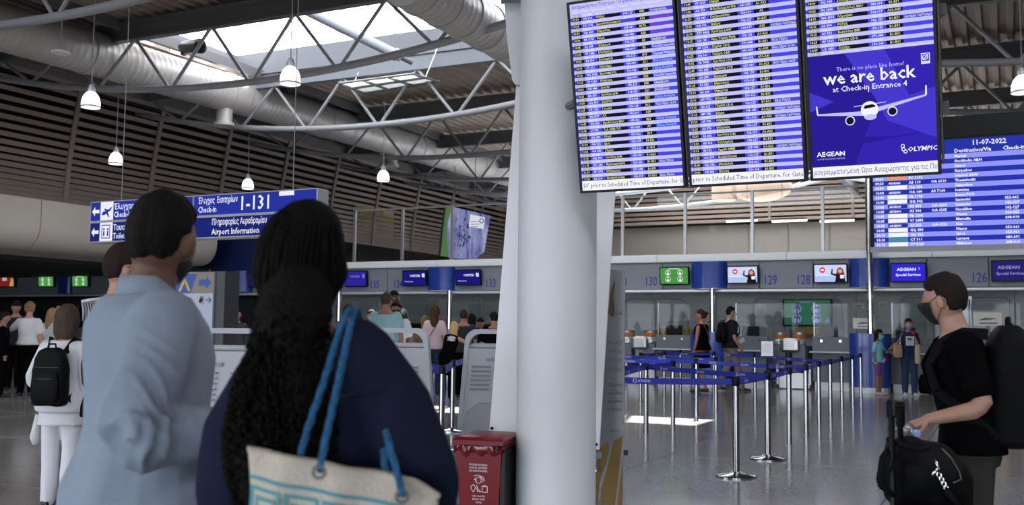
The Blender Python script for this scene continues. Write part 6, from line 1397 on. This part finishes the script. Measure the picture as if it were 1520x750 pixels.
# trolley suitcase and holdall
c = spotD(1375, 4.15); t = thing('trolley_suitcase', 'black trolley suitcase with raised pull handle', 'suitcase', c, math.radians(-72+90))
z0 = .60; s_ = 4.15/1500
MB().rbox((0, 0, .33), (.40, .26, .56), .06, n=4).build('case_body', m_blk2, t, smooth=True)
for sx in (-1, 1):
    for sy in (-1, 1): MB().lathe([(.025, -.012), (.025, .012)], (sx*.15, sy*.09, .025), 14, rot=(0, math.pi/2, 0)).build('wheel', m_black, t)
L = Matrix.Rotation(math.radians(-18), 3, 'Z'); hb = [L@(at(x, y, 4.05)-c) for x, y in ((1323, 735), (1323, 622), (1323, 606), (1327, 599), (1332, 601), (1335, 610), (1336, 625), (1336, 735))]
P0, P1 = at(1323, 600, 4.02)-c, at(1336, 602, 4.16)-c; lp = [Vector((P0.x, P0.y, .42)), Vector((P0.x, P0.y, P0.z-.03)), P0+Vector((.006, .02, 0)), P1+Vector((-.006, -.02, .004)), Vector((P1.x, P1.y, P1.z-.03)), Vector((P1.x, P1.y, .42))]
MB().tube([L@q for q in lp], .012, 10).build('pull_handle', m_black, t, smooth=True); MB().tube([L@(lp[1]+Vector((0, 0, -.02))), L@lp[2], L@lp[3], L@(lp[4]+Vector((0, 0, -.05)))], .018, 10).build('handle_grip', m_black, t, smooth=True)
MB().rbox((0, -.134, .25), (.2, .006, .06), .003, axis=1).build('red_tag', mat('red_tag', (120, 20, 36), .5), t)
c2 = at(1378, 740, 4.15); c2.z = .61; t = thing('holdall', 'soft black holdall lying on top of the trolley suitcase', 'bag', c2)
def hp(px, py, D=4.0): return at(px, py, D)-c2
mb = MB(); rg = []
for px, yt, yb, dp in ((1313, 690, 735, .05), (1325, 655, 748, .13), (1345, 650, 752, .16), (1375, 655, 756, .17), (1405, 664, 760, .16), (1425, 690, 762, .12), (1436, 725, 762, .05)):
    a, b = hp(px, yt, 4.15), hp(px, yb, 4.15); cz = (a.z+b.z)/2; hz = (a.z-b.z)/2; rg.append([Vector((a.x, dp*math.cos(q)*(1 if True else 0), cz+hz*math.sin(q))) for q in [2*math.pi*j/20 for j in range(20)]])
mb.rings(rg); me = remesh(mb, .010, 4); crease(me, .008, 22, ridge=True); crease(me, .003, 60); put(me, 'bag_body', m_blk2, t)
def band_(name, pts, r, m, flat=.35):
    MB().tube([hp(*q) for q in pts], r, 8).build(name, m, t, smooth='all')
band_('shoulder_strap', [(1322, 662, 4.05), (1310, 680, 4.0), (1308, 695, 3.98), (1305, 712, 3.97), (1308, 722, 3.97), (1316, 728, 3.97), (1326, 735, 3.98)], .012, m_blk2); band_('shoulder_strap', [(1322, 735, 3.98), (1314, 718, 3.97), (1318, 700, 3.98), (1326, 690, 4.0)], .010, m_blk2)
band_('carry_handle', [(1318, 652, 4.06), (1340, 662, 4.0), (1365, 668, 3.98), (1378, 666, 3.98)], .012, m_blk2)
band_('chrome_clasp', [(1388, 683, 3.97), (1391, 690, 3.96), (1394, 697, 3.96)], .006, m_chrome); band_('chrome_clasp', [(1383, 706, 3.96), (1388, 700, 3.96), (1392, 696, 3.96)], .006, m_chrome)
for q in range(4): cx, cy = 1394+q*3.5, 706+q*6.5; MB().tube([hp(cx+3*math.cos(a)+1.5*math.sin(a), cy+5*math.sin(a), 3.96) for a in [2*math.pi*i/10 for i in range(10)]], .003, 6, closed=True).build('chain_link', m_chrome, t)
band_('leather_strap', [(1404, 728, 3.95), (1415, 742, 3.95), (1424, 756, 3.95)], .014, m_blk2); band_('zip_edge', [(1398, 666, 3.99), (1412, 680, 3.98), (1424, 700, 3.98), (1427, 712, 3.98), (1415, 717, 3.97)], .003, mat('zip_grey', (90, 92, 96), .4, .5))
# ------------------------------------------------------------------ left side of the hall
p = spotD(176, 5.0); t, I = person('man with black-framed glasses half hidden behind the light blue shirt', p, 48, htop(172, 358, 5.0), head=(8, 0, 0), top=m_blackcloth, sleeve='long', bottom=m_jean, skin=(176, 132, 116), hair='short', hcol=(40, 32, 28), voxel=.011, ht=.018)
hc, HM = I['hc'], I['HM']; g = MB()
for sx in (-1, 1): g.tube([hc+HM@Vector((sx*.033+.024*math.cos(a), .098, .008+.017*math.sin(a))) for a in [2*math.pi*i/14 for i in range(14)]], .004, 6, closed=True); g.tube([hc+HM@Vector((sx*.058, .095, .015)), hc+HM@Vector((sx*.084, .04, .016)), hc+HM@Vector((sx*.092, -.015, .012))], .004, 6)
g.tube([hc+HM@Vector((-.01, .1, .012)), hc+HM@Vector((.01, .1, .012))], .0025, 6).build('glasses', m_black, t)
mb = MB(); 
for i in range(16):
    a = -.10+.013*i; y0 = -.05-.004*i; mb.tube([I['tf']((-.06+a*.2, -.03+.01*math.sin(i), 1.50)), I['tf']((-.13+a*.3, -.05+.012*i-.08, 1.478)), I['tf']((-.19+a*.3, -.02+.012*i-.08, 1.44)), I['tf']((-.235+a*.15, .0+.012*i-.09, 1.38+.01*math.sin(i*2)))], [.008, .009, .007, .004], 6)
mb.build('fringed_scarf', m_whitecloth, t, smooth='all')
p = spotD(97, 7.5); t, I = person('woman with grey-brown bob in white blouse wearing a black backpack', p, 6, htop(92, 452, 7.5), fem=True, top=m_whitecloth, sleeve='long', hem=.72, bottom=m_whitecloth, skin=(170, 130, 112), hair='bob', hcol=(74, 62, 54), voxel=.012, slim=1.15, tfold=.006, armL=((-.10, -.03, -.28), (-.07, .10, -.42)), ht=.02)
backpack('black rucksack with grey zips worn by the woman in white', t, I, m_blk2, w=.32, h=.50, d=.17, z=1.40, y=-.12)
MB().tube([I['tf']((-.24, .02, .80)), Vector((-.25, .03, .70)), Vector((-.255, .02, .60)), Vector((-.25, .03, .54))], [.02, .035, .045, .03], 10).build('white_tassel_scarf', m_whitecloth, t, smooth='all')
P7 = []
def crowd(label, px, pyt, D, yaw, foot=None, **k):
    if foot: p = gnd(px, foot); D = p.y
    else: p = spotD(px, D)
    h = max(1.2, min(1.98, htop(px, pyt, D))); k.setdefault('voxel', .020)
    t, I = person(label, p, yaw, h, **k); return t, I
staff = mat('uniform_white', (206, 208, 212), .8); dk = m_blackcloth
crowd('staff woman in white uniform shirt with blonde hair pinned up', 38, 447, 0, -12, foot=588, fem=True, top=staff, sleeve='short', hem=.93, bottom=dk, hair='bun', hcol=(136, 104, 72), skin=(176, 134, 114), slim=1.15, armL=((-.16, .08, -.2), (-.36, .14, -.26)), legL=((-.08, .06, .5), (-.12, .06, .085)))
crowd('staff woman in white uniform shirt with long fair hair', 75, 457, 20, 20, fem=True, top=staff, sleeve='short', hem=.93, bottom=dk, hair='long', hcol=(150, 122, 88), skin=(176, 134, 114))
crowd('person in dark jacket and cap behind the staff woman', 22, 446, 20.5, 160, top=cloth('charcoal', (34, 34, 40)), sleeve='long', bottom=dk, hair='cap', hcol=(30, 26, 24), extra=m_nav)
crowd('bald man standing far behind the fair-haired staff woman', 86, 452, 25, 170, top=cloth('maroon', (80, 40, 40)), bottom=dk, skin=(170, 120, 100), hair=None, eyes=True)
crowd('man in black standing at the far left edge', 4, 462, 18.5, 60, top=dk, sleeve='long', bottom=dk, hair='short')
crowd('woman with bobbed hair far behind between the foreground heads', 352, 458, 22, 170, top=cloth('black_white_top', (60, 60, 64)), sleeve='long', bottom=dk, hair='bob', fem=True, skin=(150, 110, 96), eyes=True)
# ------------------------------------------------------------------ queue between the woman and the column
crowd('grey-haired man in pale teal shirt standing in the queue', 572, 433, 16.5, 4, top=cloth('pale_teal', (150, 186, 194)), bottom=m_jean, hair='short', hcol=(66, 58, 52), skin=(150, 110, 94), slim=1.1)
crowd('black-haired person in white shirt and black mask behind the teal shirt', 588, 447, 17.2, 195, top=m_whitecloth, bottom=dk, hair='short', hcol=(16, 14, 14), skin=(140, 100, 84), mask=(18, 18, 20))
crowd('tall dark-skinned man behind the queue', 583, 430, 18, 150, top=cloth('dark_green_tee', (36, 42, 40)), bottom=dk, skin=(62, 44, 38), hair='short', hcol=(14, 12, 12), ht=.008, eyes=True)
crowd('person in a white cap beside the navy shoulder', 516, 451, 17, 20, top=cloth('grey_tee', (96, 98, 104)), bottom=dk, hair='cap', hcol=(40, 34, 30), extra=m_whitecloth)
crowd('dark-haired person at the edge of the navy shoulder', 528, 461, 16, 0, top=dk, bottom=dk, hair='bob', hcol=(26, 22, 20), fem=True)
crowd('short man facing the viewer left of the teal shirt', 551, 459, 19, 180, top=cloth('olive_tee', (84, 84, 62)), bottom=dk, hair='short', hcol=(50, 40, 34), skin=(160, 112, 92), eyes=True)
t, I = crowd('woman with long auburn hair in a pink top', 645, 452, 20.6, 5, fem=True, top=cloth('pink_top', (206, 180, 190)), bottom=m_jean, hair='long', hcol=(70, 46, 34))
MB().tube([I['tf']((.09, -.10, 1.44)), I['tf']((.0, -.14, 1.28)), I['tf']((-.12, -.13, 1.08))], .007, 6).build('bag_strap', m_black, t)
crowd('woman with tawny hair partly hidden beside the pink top', 630, 468, 21.4, -10, fem=True, top=cloth('khaki_top', (110, 100, 76)), bottom=dk, hair='long', hcol=(112, 92, 62))
t, I = crowd('blonde girl in black leaning to the right in sunlight', 663, 474, 0, 6, foot=595, fem=True, lean_=16, side=9, top=dk, sleeve='none', bottom=dk, hair='long', hcol=(196, 164, 112), skin=(196, 146, 122), armR=((.20, .08, -.11), (.43, .10, -.17)), armL=((-.03, .16, -.22), (.05, .34, -.20)), shoe=(30, 30, 32), voxel=.016)
fl = Flat(.001)
for k in range(14): fl.poly([(random.uniform(-.09, .09)+a, random.uniform(1.28, 1.40)+b) for a, b in ((0, 0), (.03, .01), (.035, .03), (.005, .02))], 0)
for i, v in enumerate(fl.mb.v): q = I['tf']((v[0], -.132+v[0]*v[0]*1.2, v[2])); fl.mb.v[i] = tuple(q)
fl.build('white_print', [m_whitecloth], t)
crowd('man in dark grey t-shirt standing behind the blonde girl', 688, 459, 19.8, 3, top=cloth('dark_grey_tee', (54, 56, 58)), bottom=dk, hair='short', hcol=(52, 42, 36), skin=(150, 110, 94), slim=1.15)
crowd('woman with straight black hair beside the grey t-shirt', 700, 465, 20.6, 0, fem=True, top=dk, bottom=dk, hair='long', hcol=(16, 14, 14))
crowd('person in blue-grey shirt and dark cap near the counter', 713, 471, 21, 175, top=cloth('blue_grey', (96, 112, 132)), bottom=dk, hair='cap', hcol=(30, 26, 24), extra=m_nav, skin=(160, 120, 100), eyes=True)
crowd('dark-haired man in black t-shirt beside the leaning panel', 733, 462, 18.4, -8, top=dk, bottom=dk, hair='short', hcol=(20, 18, 18), skin=(150, 110, 92))
# ------------------------------------------------------------------ right side
t, I = crowd('woman in a black sleeveless dress walking left with a shoulder strap', 1042, 459, 0, -50, foot=583, fem=True, head=(-20, 0, 0), top=dk, sleeve='none', hem=.9, bottom=dk, bkind=.52, hair='bun', hcol=(52, 38, 32), skin=(168, 112, 88), shoe=(70, 50, 40), slim=1.15, armL=((-.06, .0, -.29), (-.03, .10, -.53)), armR=((.08, -.02, -.28), (.10, .16, -.40)), legR=((.08, .10, .5), (.08, .14, .085)), legL=((-.08, .0, .5), (-.08, -.14, .10)))
MB().tube([I['tf']((-.10, -.10, 1.45)), I['tf']((.02, -.14, 1.28)), I['tf']((.17, -.08, 1.05))], .007, 6).build('shoulder_strap', mat('tan_strap', (140, 124, 100), .6), t)
t, I = crowd('man in dark polo shirt and white mask walking right', 1084, 454, 0, 72, foot=581, top=cloth('dark_polo', (32, 34, 42)), bottom=cloth('khaki_trousers', (132, 122, 104)), hair='short', hcol=(24, 20, 20), skin=(176, 134, 114), mask=(214, 216, 220), armR=((.05, -.02, -.29), (.04, .12, -.50)), armL=((-.05, .04, -.28), (-.06, .26, -.36)), legR=((.09, .14, .5), (.09, .22, .085)), legL=((-.09, .0, .5), (-.09, -.22, .11)), shoe=(40, 40, 44), eyes=True)
backpack('small black backpack worn by the man with the white mask', t, I, m_blk2, w=.30, h=.44, d=.15, z=1.44, y=-.115)
hw = (Matrix.Translation(t.location)@Matrix.Rotation(-math.radians(72), 4, 'Z')@Matrix.Scale(I['k'], 4))@I['arm'][-1][2]
MB().rbox((0, 0, 0), (.22, .012, .10), .004, rot=(0, math.radians(-25), 0)).build('travel_papers', m_white, None, loc=hw+Vector((.12, -.03, -.02)), label='white travel papers in the hand of the masked man', cat='papers')
t, I = crowd('girl in turquoise t-shirt and purple leggings with a teal mask', 1305, 490, 0, 135, foot=587, fem=True, top=cloth('turquoise', (128, 190, 206)), bottom=cloth('purple_leggings', (124, 88, 156)), bkind='shorts', hair='long', hcol=(36, 26, 26), skin=(150, 104, 88), mask=(120, 190, 196), shoe=(190, 170, 180), headS=1.16, eyes=True, armL=((-.05, .10, -.24), (.02, .28, -.22)), slim=.98)
MB().tube([I['hc']+I['HM']@Vector((.09*math.sin(a), .02, .118*math.cos(a)+.02)) for a in [-1.5+3*i/16 for i in range(17)]], .014, 8).build('headband', cloth('pink_band', (226, 150, 168)), t, smooth='all')
MB().tube([I['tf']((.10, .02, 1.46)), I['tf']((.04, .13, 1.28)), I['tf']((-.12, .15, 1.02))], .008, 6).build('crossbody_strap', m_black, t); MB().rbox(I['tf']((-.13, .17, .99)), (.14, .05, .12), .02, axis=1).build('crossbody_purse', cloth('magenta_purse', (150, 40, 96)), t); MB().rbox(I['tf']((.0, .16, .95)), (.16, .01, .08), .004, rot=(0, .5, 0), axis=1).build('paper_slip', m_white, t)
MB().tube([I['arm'][1][2]+Vector((.034*math.cos(a), .034*math.sin(a), .02)) for a in [2*math.pi*i/12 for i in range(12)]], .012, 6, closed=True).build('wristband', m_white, t)
t, I = crowd('woman in navy t-shirt, jeans and lilac mask carrying totes', 1350, 472, 0, 188, foot=588, fem=True, top=cloth('navy_tee', (36, 44, 78)), bottom=m_jean, hair='bun', hcol=(40, 30, 28), skin=(160, 112, 92), mask=(164, 150, 200), shoe=(214, 212, 216), eyes=True, armR=((.14, .06, -.24), (.30, .14, -.36)), armL=((-.12, .06, -.25), (-.05, .20, -.10)), legL=((-.09, .08, .5), (-.09, .10, .085)), hem=.86)
fl = Flat(.001); fl.q(-.09, 1.15, .09, 1.36, 0)
for k in range(4): fl.q(-.07, 1.18+k*.045, .07, 1.195+k*.045, 1, 2)
for i, v in enumerate(fl.mb.v): q = I['tf']((-v[0], .152+v[1]*-1-v[0]*v[0]*1.5, v[2])); fl.mb.v[i] = tuple(q)
fl.build('shirt_print', [m_whitecloth, mat('print_grey', (150, 152, 160), .6)], t)
Mt = Matrix.Translation(t.location)@Matrix.Rotation(-math.radians(188), 4, 'Z')@Matrix.Scale(I['k'], 4)
for i, (x, z, w, h, m, l) in enumerate(((.27, 1.02, .20, .28, cloth('beige_bag', (170, 146, 118)), 'beige shoulder bag of the woman in the navy t-shirt'), (-.16, .95, .12, .42, cloth('natural_tote', (190, 176, 154)), 'slim natural canvas tote held by the woman in the navy t-shirt'))):
    q = thing('shoulder_bag', l, 'bag', t.location); q.rotation_euler = t.rotation_euler; q.scale = t.scale
    mb = MB(); mb.rings([ering((x, .14, z+h*f-h/2), w/2*s, .05*s, None, 16, .6) for f, s in ((0, .8), (.08, 1), (.7, 1), (1, .85))]); mb.build('bag_body', m, q, smooth=True)
    MB().tube([Vector((x-w*.3, .14, z+h/2-.02)), Vector((x*.75, .12, z+h/2+.16)), I['tf']((x*.5, .06, 1.45)), Vector((x*.8, .10, z+h/2+.14)), Vector((x+w*.3, .14, z+h/2-.02))], .011, 6).build('bag_strap', m, q)
MB().ell(Mt@Vector((-.06, .22, 1.44)), (.05, .04, .045)).build('red_flower', mat('red_soft', (170, 30, 50), .7), None, label='small red soft toy held below the lilac mask', cat='toy', smooth='all')
p = gnd(1377, 586); t = thing('floor_backpack', 'black backpack standing on the floor behind the man in black', 'backpack', p, .3)
mb = MB(); mb.rings([ering((0, 0, z), w, d, None, 20, .6) for z, w, d in ((0.02, .15, .09), (.08, .19, .12), (.3, .19, .12), (.42, .15, .09), (.47, .06, .05))]); mb.build('pack_body', m_blk2, t, smooth=True); MB().rbox((0, -.13, .2), (.26, .05, .22), .03, axis=1).build('front_pocket', m_blk2, t); MB().tube([(-.05, 0, .46), (-.04, 0, .53), (.04, 0, .53), (.05, 0, .46)], .012, 6).build('grab_loop', m_blk2, t)
t, I = crowd('man in ochre shirt with dark straps at the right edge desk', 1500, 479, 19, 10, top=cloth('ochre_shirt', (196, 150, 70)), bottom=dk, hair='short', hcol=(46, 34, 28), skin=(160, 112, 92), slim=1.1)
backpack('small dark backpack on the ochre shirt at the right edge', t, I, m_blk2, w=.30, h=.42, d=.14, z=1.42, y=-.115)
bpy.data.scenes.remove(TMP)
